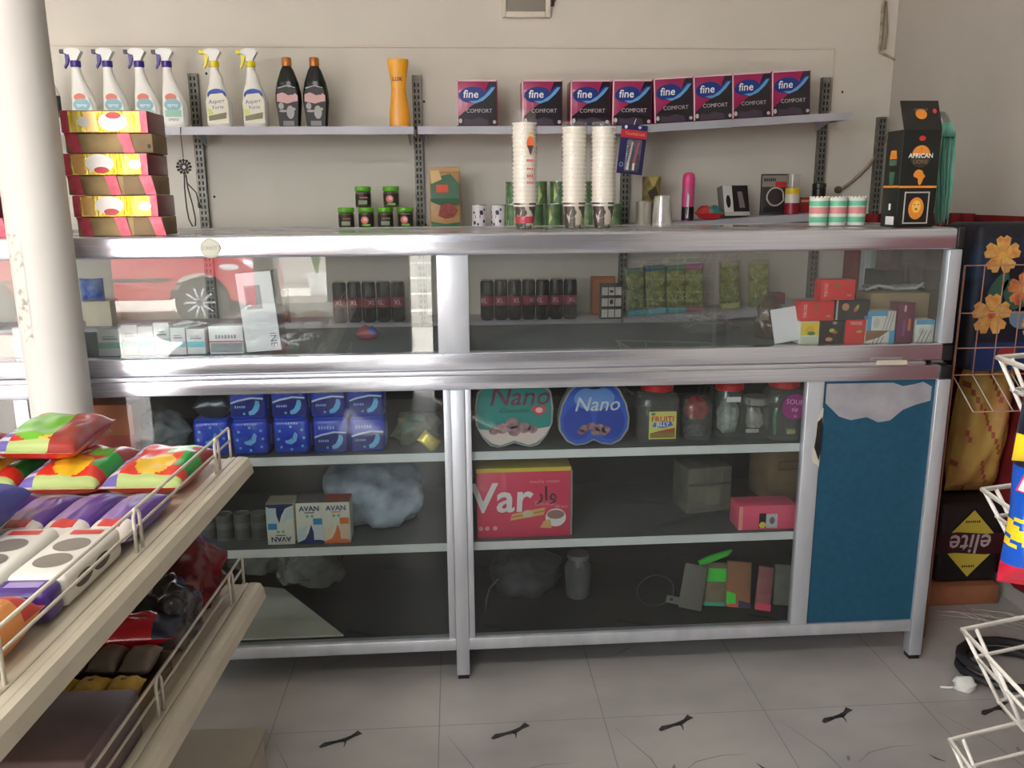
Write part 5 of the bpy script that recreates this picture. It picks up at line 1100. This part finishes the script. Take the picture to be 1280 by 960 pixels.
# candy bags on the upper deck
CR = M('candy red', (214, 56, 40), .3, coat=.4); CG = M('candy green', (110, 186, 44), .3, coat=.4); CY2 = M('candy yellow', (232, 186, 44), .3, coat=.4); CBR = M('candy brick', (160, 50, 44), .3, coat=.4); CDG = M('candy deep green', (34, 160, 60), .3, coat=.4); CVI = M('candy blue print', (110, 100, 170), .35)
def candymat(u, v):
    if u < -.62: return CVI if (int((v + 1) * 9) % 2) else M('candy pale print', (206, 196, 206), .35)
    if u > .62 and v > -.5: return CBR if v > .2 else CDG
    if u > .1 and v > .05 and (u - .5) ** 2 + (v - .35) ** 2 < .3: return CG
    if (u - .1) ** 2 + (v + .4) ** 2 * 1.6 < .22: return CY2
    if (u - .3) ** 2 + (v - .75) ** 2 < .06: return CY2
    if v < -.78: return M('candy pale green', (176, 190, 120), .35)
    return CR
def bag(name, label, cat, w, d, h, seed, matfn, base, p, rz=0, tilt=(0, 0), grp=None, pinch='y', wob=.3):
    o = MB().pillow(w, d, h, base, 36, 44, .1, wob, seed, matfn, pinch=pinch).build(name, None, p, (tilt[0], tilt[1], GR + rz)); return tag(o, label, cat, grp)
zd = ZU - .003
def gl(x, u, z): return GM @ Vector((x, -u, z))
cg = 'red green and yellow candy bags on the gondola'
bag('candy_bag', 'red and green candy bag at the gondola corner, inside the fence', 'candy bag', .125, .2, .05, 1, candymat, CR, gl(-.097, .13, zd), grp=cg)
bag('candy_bag', 'red and yellow candy bag, second from the gondola corner', 'candy bag', .125, .2, .05, 2, candymat, CR, gl(-.228, .13, zd), grp=cg)
bag('candy_bag', 'red candy bag at the back left of the row, lying flat', 'candy bag', .125, .2, .05, 3, candymat, CR, gl(-.36, .13, zd), grp=cg)
bag('candy_bag', 'green and red candy bag lying on top, in front of the pole', 'candy bag', .13, .21, .05, 4, lambda u, v: CBR if u > .35 else (CG if (u + .1) ** 2 + (v + .1) ** 2 < .45 else candymat(u, v)), CR, gl(-.285, .1, zd + .051), .12, (0, .05), cg)
bag('candy_bag', 'green and brick red candy bag lying on top, at the left edge', 'candy bag', .125, .2, .05, 5, lambda u, v: CBR if u > .35 else (CG if u * 1 + v * .4 < .5 and v > -.5 else CDG if v < -.5 else CY2), CR, gl(-.4, .2, zd + .051), .1, (.0, .05), cg)
PV = M('wafer purple', (96, 56, 150), .3, coat=.4); PL = M('wafer lilac', (150, 120, 180), .35, coat=.3); PY = M('wafer ochre', (216, 164, 60), .35); PW = M('wafer white tip', (222, 214, 206), .35); PR = M('wafer red tip', (206, 66, 60), .35)
def purmat(u, v):
    if v < -.72: return PW
    if v < -.5: return PR if abs(u) < .5 else PW
    if v > .88: return PY
    return PV if u > -.05 else PL
po = M('dark purple end', (70, 40, 110), .35)
for k in range(6):
    s = ('at the fence', 'second from the fence', 'third from the fence', 'fourth from the fence', 'fifth from the fence', 'farthest from the fence')[k]
    bag('wafer_pack', 'purple wafer pack with ochre tail, ' + s, 'wafer pack', .062, .18, .036, 20 + k, purmat, PV, gl(-.066 - .065 * k, .335, zd), .0 + .02 * (k % 3 - 1), grp='purple wafer packs', wob=.15)
WP = M('cookie pack white', (226, 222, 214), .4); WG = M('cookie window grey', (128, 120, 112), .35); WD = M('cookie pack dark', (70, 62, 60), .4)
def cookie(label, p, rz):
    t = thing('cookie_pack', label, 'cookie pack', p, (0, 0, GR + rz), 'white cookie packs with oval windows')
    w, d, h = .07, .19, .042
    b = MB(); b.box(-w / 2, w / 2, -d / 2 + .04, d / 2, 0, h, WP, .009, 3)
    for v, r in ((.035, .021), (-.012, .021)):
        b.add([(.022 * math.cos(a), v + r * math.sin(a), h + .0006) for a in [2 * PI * i / 20 for i in range(20)]], [tuple(range(20))], WG)
        b.add([(w / 2 + .0006, v + .022 * math.cos(a), h / 2 + .009 * math.sin(a)) for a in [2 * PI * i / 16 for i in range(16)]], [tuple(range(16))], WD)
    b.add([(-.02, .068, h + .0006), (.02, .068, h + .0006), (.02, .082, h + .0006), (-.02, .082, h + .0006)], [(0, 1, 2, 3)], PR)
    b.build('carton', t)
    b = MB(); b.box(-w / 2 + .001, w / 2 - .001, -d / 2, -d / 2 + .0395, .001, h - .001, M('cookie purple end', (74, 46, 130), .3, coat=.4), .009, 3); b.add([(-.02, -d / 2 + .012, h - .0004), (.02, -d / 2 + .012, h - .0004), (.02, -d / 2 + .026, h - .0004), (-.02, -d / 2 + .026, h - .0004)], [(0, 1, 2, 3)], M('cookie lilac print', (170, 150, 210), .4)); b.build('end_cap', t); return t
for k, s in enumerate(('next to the fence', 'second from the fence', 'third from the fence', 'farthest from the fence')): cookie('white cookie pack with oval windows and purple end, ' + s, gl(-.072 - .078 * k, .522, zd + .001), .02 * (k % 2))
bag('sweets_bag', 'blue and violet bag lying across the white cookie packs', 'bag', .1, .15, .05, 31, lambda u, v: M('bag violet blue', (76, 80, 160), .3, coat=.4) if u + v > -.3 else M('bag lilac', (160, 150, 200), .35), M('bag violet blue', (76, 80, 160)), gl(-.225, .44, zd + .045), .1)
PIN = M('pink wrapper', (226, 150, 160), .35); MUF = M('muffin orange', (226, 150, 84), .5)
def mufmat(u, v):
    if v > .45: return M('muffin red top', (206, 70, 60), .35, coat=.3)
    if (u - .4) ** 2 + (v - .1) ** 2 < .12 or (u + .35) ** 2 + (v + .1) ** 2 < .12: return M('muffin light', (240, 180, 120), .5)
    return MUF if v > -.7 else PIN
for k, s in enumerate(('next to the fence', 'second from the fence', 'third from the fence')): bag('cake_pack', 'orange cake pack with red end, ' + s, 'cake pack', .105, .14, .06, 40 + k, mufmat, MUF, gl(-.088 - .11 * k, .695, zd), grp='orange cake packs at the near end', wob=.25)
# lower tier
zl = ZLo - .003
def gl2(x, u, z): return GM @ Vector((x + LDX, -u, z))
DR = M('wine red bag', (116, 24, 34), .2, coat=.6, var=.2, scale=14, bump=.4, bscale=22); BRB = M('bright red bag', (206, 30, 48), .22, coat=.5)
BKB = M('black clear bag', (52, 50, 54), .18, c2=(150, 146, 144), scale=16, thr=(.5, .72), bump=.5, bscale=24, coat=.6)
def crump(name, lb, p, rx, ry, rz_, m, seed, rot=0, cat='bag', flat=-.75, amp=.3): return tag(MB().blob(rx, ry, rz_, m, seed, amp, 1.9, sharp=.35).build(name, None, p, (0, 0, GR + rot)), lb, cat)
crump('snack_bag', 'glossy wine red bag at the far end of the lower gondola deck', gl2(-.11, .07, zl), .07, .06, .07, DR, 51)
crump('snack_bag', 'glossy wine red bag behind the black one on the lower deck', gl2(-.23, .2, zl), .065, .06, .06, DR, 52)
crump('black_bag', 'crumpled black and clear bag beside the lower fence', gl2(-.088, .205, zl), .05, .055, .06, BKB, 53)
t = tag(MB().pillow(.15, .07, .04, BRB, seed=54, wob=.5, mats=lambda u, v: BRB if u < .55 else M('dark navy bag end', (44, 50, 70), .3)).build('red_bag', None, gl2(-.115, .292, zl + .045), (0, 0, GR + .15)), 'bright red pillow bag in front of the black bag on the lower deck', 'bag')
t = thing('snack_tray', 'open cardboard tray of snack bars on the lower deck', 'tray', gl2(-.145, .378, zl), (0, 0, GR))
TRB = M('tray brown board', (116, 98, 74), .8, var=.1, scale=14); b = MB(); w, d, h = .2, .14, .042
b.box(-w / 2, w / 2, -d / 2, d / 2, 0, .003, TRB); b.box(-w / 2, w / 2, d / 2 - .003, d / 2, .003, h, TRB); b.box(-w / 2, w / 2, -d / 2, -d / 2 + .003, .003, h * .6, TRB); b.box(-w / 2, -w / 2 + .003, -d / 2, d / 2, .003, h, TRB); b.box(w / 2 - .003, w / 2, -d / 2, d / 2, .003, h * .8, TRB); b.build('tray', t)
SB1 = M('bar ochre', (206, 168, 70), .4, var=.1, scale=30); SB2 = M('bar grey', (120, 110, 100), .4, var=.12, scale=24)
for k in range(8):
    i, j = k % 4, k // 4; p = gl2(-.145 - .07 + .047 * i, .378 + .033 - .066 * j, zl + .02 + .012 * j)
    o = MB().pillow(.042, .064, .032, SB1 if j == 0 else SB2, 10, 12, .12, .3, 60 + k, (lambda u, v: M('bar dark mark', (60, 50, 44), .4) if abs(u) < .25 and .1 < v < .3 else SB1) if j == 0 else None, pinch='y').build('snack_bar', None, p, (0, 0, GR)); tag(o, '%s snack bar in the open tray, %s' % ('ochre' if j == 0 else 'grey', ('leftmost', 'second from the left', 'third from the left', 'nearest the fence')[i]), 'snack bar', 'snack bars in the open tray')
tag(MB().box(-.12, .12, -.075, .075, 0, .07, M('mauve grey box', (104, 92, 96), .45, c2=(150, 118, 112), scale=5, thr=(.4, .75)), .004).build('snack_box', None, gl2(-.15, .53, zl), (0, 0, GR)), 'large mauve grey box at the near end of the lower deck', 'box')
q = atZ(212, 945, ZB); tag(MB().pillow(.12, .1, .06, M('dark red packet', (150, 24, 36), .3, coat=.4), seed=71).build('red_packet', None, (q.x - .06, q.y - .05, ZB + .001), (0, 0, GR)), 'dark red packet on the gondola base deck', 'packet')

# ------------------------------------------------------------------ wire basket rack at the right
RW = M('white wire', (226, 220, 212), .4); RY = .95
rk = thing('wire_rack', 'white wire basket rack at the right front edge', 'rack', (atY(1203, 787, RY).x + .2, RY, 0))
RX, RYo = rk.location.x, rk.location.y
def basket(px, py, hgt):
    p = atY(px, py, RY); o = Vector((p.x - RX, 0, p.z)); u = Vector((.34, .085, 0)); v = Vector((-.03, -.26, 0))
    C4 = [o, o + u, o + u + v, o + v]; cen = (C4[0] + C4[2]) / 2
    def lvl(t): return [Vector((cen.x + (c.x - cen.x) * (1 - .28 * t), cen.y + (c.y - cen.y) * (1 - .28 * t), c.z - hgt * t)) for c in C4]
    b = MB(); b.tube(lvl(0), .0034, RW, closed=True); b.tube(lvl(.38), .0028, RW, closed=True); b.tube(lvl(1), .0026, RW, closed=True)
    A, B = lvl(0), lvl(1)
    for k in range(4):
        for s in (.06, .37, .68, .98):
            b.tube([A[k].lerp(A[(k + 1) % 4], s), B[k].lerp(B[(k + 1) % 4], s)], .0025, RW)
    for s in (.2, .4, .6, .8): b.tube([B[0].lerp(B[1], s), B[3].lerp(B[2], s)], .002, RW)
    b.build('basket', rk)
    return lvl(1)
bases = [basket(1187, 925, .1), basket(1203, 787, .09), basket(1228, 612, .085), basket(1247, 447, .1)]
b = MB()
for dx, dy in ((.14, -.0), (.14, -.2)): b.tube([(dx, dy, 0), (dx, dy, 1.25)], .007, RW, 8)
b.tube([(.14, 0, 1.25), (.14, -.2, 1.25)], .007, RW, 8); b.build('post', rk)
b = MB()
for a, c in (((-.12, -.22), (.4, .05)), ((-.12, .05), (.4, -.22))): b.tube([(a[0], a[1], .008), (c[0], c[1], .008)], .008, RW, 8)
b.build('foot', rk)
# snack bags in the third basket
SBL = M('snack blue', (24, 84, 190), .25, coat=.4); SYE = M('snack yellow', (240, 206, 40), .3, coat=.4); SRD = M('snack red', (206, 30, 60), .3, coat=.4); SBK = M('snack black', (26, 26, 40), .3, coat=.4)
def snack(label, x, y, z, rz):
    def mf(u, v):
        if v > .62: return SBK
        if v > -.05 and u > -.98: return SBL
        if v > -.45: return SYE if (u * 2.2 + v * 5) % 1.3 > .35 else SBL
        if v > -.72: return SBL
        return SRD
    t = thing('snack_bag', label, 'snack bag', (x, y, z), (math.radians(0), 0, rz), 'blue and yellow snack bags in the wire rack')
    b = MB(); b.pillow(.13, .18, .05, SBL, 30, 40, .08, .25, 9, mf, pinch='y'); b.xf(Matrix.Translation((0, 0, .09)) @ Matrix.Rotation(PI / 2, 4, 'X'))
    for dx, s, zz in ((-.044, 'B', .135), (-.014, 'a', .116), (.014, 'm', .102), (.044, 'b', .09)): 
        b.text(s, dx, zz, -.0545, .054, SRD, bold=.035, rot=-.3); b.text(s, dx, zz, -.0556, .052, M('snack white', (236, 230, 232), .35), bold=.012, rot=-.3)
    b.text('nougat', .0, .018, -.046, .018, M('snack white', (236, 230, 232)), rot=-.2)
    b.build('bag', t); return t
pb3 = [RX + bases[2][0].x, RYo + bases[2][0].y, bases[2][0].z + .003]
snack('blue and yellow snack bag with white letters in the wire rack, leftmost', atY(1326, 700, .86).x, .86, pb3[2], math.radians(-28))
tag(MB().pillow(.14, .16, .05, SBK, seed=14, mats=lambda u, v: SYE if v < -.55 else SBK, pinch='y').xf(Matrix.Translation((0, 0, .08)) @ Matrix.Rotation(PI / 2, 4, 'X')).build('dark_bag', None, (atY(1352, 540, .85).x, .85, bases[3][0].z + .003), (0, 0, -.4)), 'black bag with yellow foot in the top basket', 'snack bag')

# ------------------------------------------------------------------ bedding and sacks against the right wall
tag(MB().box(1.27, 1.595, 2.2, 2.95, .0, .06, M('terracotta board', (150, 96, 66), .7, var=.12, scale=8), .003).build('low_platform'), 'low terracotta board on the floor under the sacks', 'platform')
MAR = M('maroon velvet', (132, 38, 38), .75, c2=(104, 24, 30), scale=12, spec=.2); b = MB()
n = 40; rows = 14
for side in (0,):
    vs = []
    for j in range(rows + 1):
        for i in range(n + 1):
            x = 1.235 + .355 * i / n; z = .062 + (1.135 - .062) * j / rows
            vs.append((x, 2.52 + .018 * math.sin(i * 1.1 + .4 * j) + .01 * math.sin(i * .37), z))
    k = len(vs); vs += [(x, 2.62, z) for x, y, z in vs]
    fs = [(j * (n + 1) + i, j * (n + 1) + i + 1, (j + 1) * (n + 1) + i + 1, (j + 1) * (n + 1) + i) for j in range(rows) for i in range(n)]
    fs += [tuple(k + q for q in f[::-1]) for f in fs]
    per = [i for i in range(n + 1)] + [(n + 1) * j + n for j in range(1, rows + 1)] + [(n + 1) * rows + i for i in range(n - 1, -1, -1)] + [(n + 1) * j for j in range(rows - 1, 0, -1)]
    fs += [(per[i], k + per[i], k + per[(i + 1) % len(per)], per[(i + 1) % len(per)]) for i in range(len(per))]
    b.add(vs, fs, MAR, True)
tag(b.build('folded_blanket'), 'maroon folded blanket standing behind the sacks at the right wall', 'blanket')
b = MB(); n = 60; rows = 10
vs = []
for j in range(rows + 1):
    for i in range(n + 1): vs.append((1.619 + .008 * math.sin(i * 1.3 + .5 * j) + .005 * .6 * math.sin(i * .41), 1.3 + 1.85 * i / n, .07 + 1.06 * j / rows))
k = len(vs); vs += [(1.632, y, z) for x, y, z in vs]
fs = [(j * (n + 1) + i + 1, j * (n + 1) + i, (j + 1) * (n + 1) + i, (j + 1) * (n + 1) + i + 1) for j in range(rows) for i in range(n)]
fs += [tuple(k + q for q in f[::-1]) for f in fs]
b.add(vs, fs, MAR, True)
tag(b.build('hanging_cloth'), 'maroon cloth hanging along the right wall behind the wire rack', 'cloth')
tag(MB().pillow(.3, .22, .1, M('maroon pleats', (128, 34, 44), .6, c2=(96, 22, 32), scale=16, stretch=(1, 12, 1)), 20, 14, .1, .4, 81).xf(Matrix.Rotation(PI / 2, 4, 'X')).build('maroon_cushion', None, (1.43, 2.478, .56), (0, 0, 0)), 'plump maroon cushion under the floral bag', 'cushion')
bpy.data.objects['maroon_cushion'].location.z = .68
t = thing('floral_bag', 'black floral print bag with orange flowers hanging by the right wall', 'bag', (X(1207, 440, 2.1) + .118, 2.1, .735))
b = MB(); b.box(-.118, .118, 0, .16, 0, .385, M('floral black', (28, 28, 40), .6, c2=(34, 54, 84), scale=7, thr=(.5, .6)), .02, 3)
def flower(cx, cz, r, c1, c2, y=-.0008):
    for k in range(5):
        a = k * 2 * PI / 5 + .3; b.dec([(cx + r * f * math.cos(a + g), cz + r * f * math.sin(a + g)) for f, g in ((.1, -.6), (.6, -.62), (.95, -.42), (1.02, -.12), (.88, .02), (1.0, .2), (.9, .48), (.55, .6), (.1, .6))], y - .0002 * k, c1)
    b.ell(cx, cz, r * .2, r * .2, y - .0014, c2, 12)
FO, FY2, FRD = M('flower orange', (206, 130, 60), .6, c2=(230, 190, 110), scale=40), M('flower yellow', (226, 176, 90), .6), M('flower coral', (176, 76, 54), .6, c2=(220, 150, 90), scale=40)
b.ell(.0, .2, .03, .05, -.0005, M('floral leaf', (60, 96, 80), .6), 12, .6); b.ell(-.05, .22, .02, .045, -.0005, M('floral leaf', (60, 96, 80)), 12, -.5); b.ell(.03, .14, .04, .03, -.0005, M('floral blue', (110, 136, 160), .6), 14)
flower(-.05, .305, .05, FO, FY2); flower(.02, .215, .045, FRD, FY2); flower(-.06, .15, .055, FO, FRD); flower(.07, .34, .04, FRD, FO); flower(.06, .12, .035, FY2, FRD)
b.rect(-.1, .1, .0, .075, -.0006, M('floral navy', (30, 54, 104), .6)); b.dec([(-.03, .05), (.02, .05), (.01, .02), (-.005, .008), (-.02, .02)], -.001, M('patch yellow', (206, 176, 70), .6)); b.ell(-.004, .05, .026, .014, -.0012, M('patch red', (150, 50, 50), .6), 16)
b.build('bag_body', t); YS = M('sack ochre', (196, 160, 84), .6, c2=(176, 110, 70), scale=9, thr=(.45, .7))
tag(MB().pillow(.15, .42, .12, YS, 18, 24, .08, .4, 83, lambda u, v: M('sack rust', (160, 80, 56), .6) if (abs(u * 2 + v * 3) % 1.7) < .12 else YS, pinch='y').xf(Matrix.Rotation(PI / 2, 4, 'X')).build('ochre_sack', None, (1.41, 2.34, .6), (math.radians(5), 0, 0)), 'printed ochre sack leaning against the maroon blanket', 'sack')
bpy.data.objects['ochre_sack'].location = (X(1205, 560, 2.35), 2.35, .535)
t = thing('coffee_sack', 'dark sack with yellow diamond sign printed upside down', 'sack', (X(1212, 690, 2.22), 2.22, .0605))
b = MB(); b.box(-.105, .105, .0, .12, 0, .24, M('sack black', (36, 30, 30), .55, var=.2, scale=10), .018, 3); s = len(b.v)
EY = M('elite yellow', (206, 186, 70), .55); b.dec([(0, .228), (-.112, .12), (0, .012), (.112, .12)][::1], -.0006, BLACK); b.dec([(0, .22), (-.104, .12), (0, .02), (.104, .12)], -.0009, EY)
b.dec([(-.112, .15), (-.05, .156), (.05, .148), (.112, .152), (.114, .09), (.05, .086), (-.05, .094), (-.114, .09)], -.0012, M('elite dark band', (58, 22, 26), .55)); s2 = len(b.v)
b.text('elite', 0, 0, 0, .082, M('elite pale', (196, 176, 176), .5), rot=PI, shear=.15, bold=.01); b.xf(Matrix.Translation((0, -.0016, .122)), s2)
b.scrib(0, .186, -.0013, .05, .007, M('elite dark band', (58, 22, 26)), 7); b.scrib(0, .052, -.0013, .045, .007, M('elite dark band', (58, 22, 26)), 6)
b.xf(Matrix.Diagonal((.92, 1, 1.05, 1))); b.build('sack_body', t)
# thin wire grid rack in front of the bedding
GW = M('rusty pink wire', (176, 128, 108), .5); b = MB(); gy_ = 2.03
for i in range(7): x = 1.27 + .0525 * i; b.tube([(x, gy_, .74), (x, gy_, 1.02)], .0016, GW, 5)
for z in (.74, .81, .9, 1.02): b.tube([(1.27, gy_, z), (1.586, gy_, z)], .0018, GW, 5)
for i in range(7): x = 1.27 + .0525 * i; b.tube([(x, gy_, .74), (x + .02, gy_ - .07, .66)], .0016, M('pale wire', (206, 196, 186), .5), 5)
b.tube([(1.29, gy_ - .07, .66), (1.606, gy_ - .07, .66)], .0018, GW, 5)
for x in (1.27, 1.586): b.tube([(x, gy_, 0), (x, gy_, 1.02)], .003, GW, 6)
b2 = b.build('wire_grid'); tag(b2, 'thin rusty wire grid rack in front of the floral bag', 'rack')
# floor bits
sc = atZ(1205, 862, 0); b = MB(); b.blob(.028, .02, .018, M('crumpled paper', (226, 226, 220), .7), 91, .4, 2.2, sharp=.5, n=20); b.tube([(-.055, .01, .003), (-.035, .004, .004), (-.02, 0, .008)], .003, M('crumpled paper', (226, 226, 220))); tag(b.build('crumpled_paper', None, (sc.x, sc.y, .0008)), 'small crumpled white paper on the floor tiles', 'litter')
hc = atZ(1275, 865, 0); b = MB(); b.tube([(.13 * math.cos(a), .1 * math.sin(a), .012 + .0016 * i) for i, a in enumerate([k * .35 for k in range(30)])], .011, M('hose black', (34, 34, 38), .5), 8); tag(b.build('hose', None, (hc.x + .02, hc.y + .06, .0)), 'coil of black hose on the floor behind the wire baskets', 'hose')

rnd = random.Random(5); b = MB(); wc = atZ(1208, 768, 0)
for k in range(9):
    a = rnd.uniform(-.9, -.4); L = rnd.uniform(.1, .22); o2 = Vector((rnd.uniform(-.08, .06), rnd.uniform(-.03, .03), .0016))
    b.tube([o2, o2 + Vector((L * .5 * math.cos(a), L * .5 * math.sin(a), .012)), o2 + Vector((L * math.cos(a), L * math.sin(a), .001))], .0012, M('pale wire', (206, 196, 186), .5), 4)
tag(b.build('wire_scrap', None, (wc.x, wc.y, 0)), 'scrap of thin pale wire mesh on the floor before the terracotta board', 'wire')
# ------------------------------------------------------------------ on the back wall
t = thing('wall_box', 'grey electrical box set in rough plaster at the top of the wall', 'electrical box', (X(657, 10, WY), WY, Zp(657, 23, WY)))
b = MB(); PLS = M('rough plaster', (214, 206, 194), .9, bump=.4, bscale=60); b.box(-.085, -.07, -.02, 0, 0, .26, PLS, .003); b.box(.07, .088, -.02, 0, 0, .26, PLS, .003); b.box(-.07, .07, -.02, 0, 0, .02, PLS, .003); b.build('surround', t)
b = MB(); b.box(-.0695, .0695, -.012, 0, .0205, .26, M('box grey cover', (132, 126, 116), .6), .002); b.build('cover', t)
b = MB(); b.tube([(.094, -.008, .05), (.12, -.008, .09), (.2, -.008, .104), (.36, -.006, .13)], .006, M('brown cable', (150, 112, 86), .6)); b.box(.0885, .1, -.014, 0, .04, .1, PLB, .001); b.build('cable', t)
CB = M('dusty cable', (150, 136, 114), .7); cyw = WY - .008
def wp(px, py): p = atY(px, py, cyw); return (p.x, cyw, p.z)
t = thing('wall_cable', 'dusty cable running down the wall corner to a round plug', 'cable', wp(1140, 0)); o = Vector(t.location)
b = MB(); b.tube([Vector(wp(*p)) - o for p in ((1139, -20), (1137, 20), (1131, 70), (1122, 120), (1112, 165), (1100, 188), (1083, 210), (1066, 226), (1052, 236))], .0062, CB); b.build('cable', t)
b = MB(); b.lathe([(0, 0), (.013, 0), (.013, .012), (.006, .022), (0, .022)], M('plug brown', (104, 86, 70), .6), 18); b.xf(Matrix.Translation(Vector(wp(1048, 237)) - o + Vector((0, .008, 0))) @ Matrix.Rotation(PI / 2, 4, 'X')); b.build('plug', t)
t = thing('wall_bracket', 'rusty L-shaped bracket on the wall near the corner', 'bracket', wp(1103, 0)); o = Vector(t.location); RU = M('rusty paint', (126, 108, 88), .8, c2=(190, 178, 160), scale=30)
b = MB(); b.tube([Vector(wp(*p)) - o for p in ((1104, -20), (1104, 2), (1102, 40), (1100, 64))], .007, RU); b.tube([Vector(wp(*p)) - o for p in ((1099, 65), (1110, 70), (1121, 76))], .005, RU); b.tube([Vector(wp(*p)) - o for p in ((1108, 2), (1109, 40), (1106, 62))], .004, CB); b.build('bracket', t)
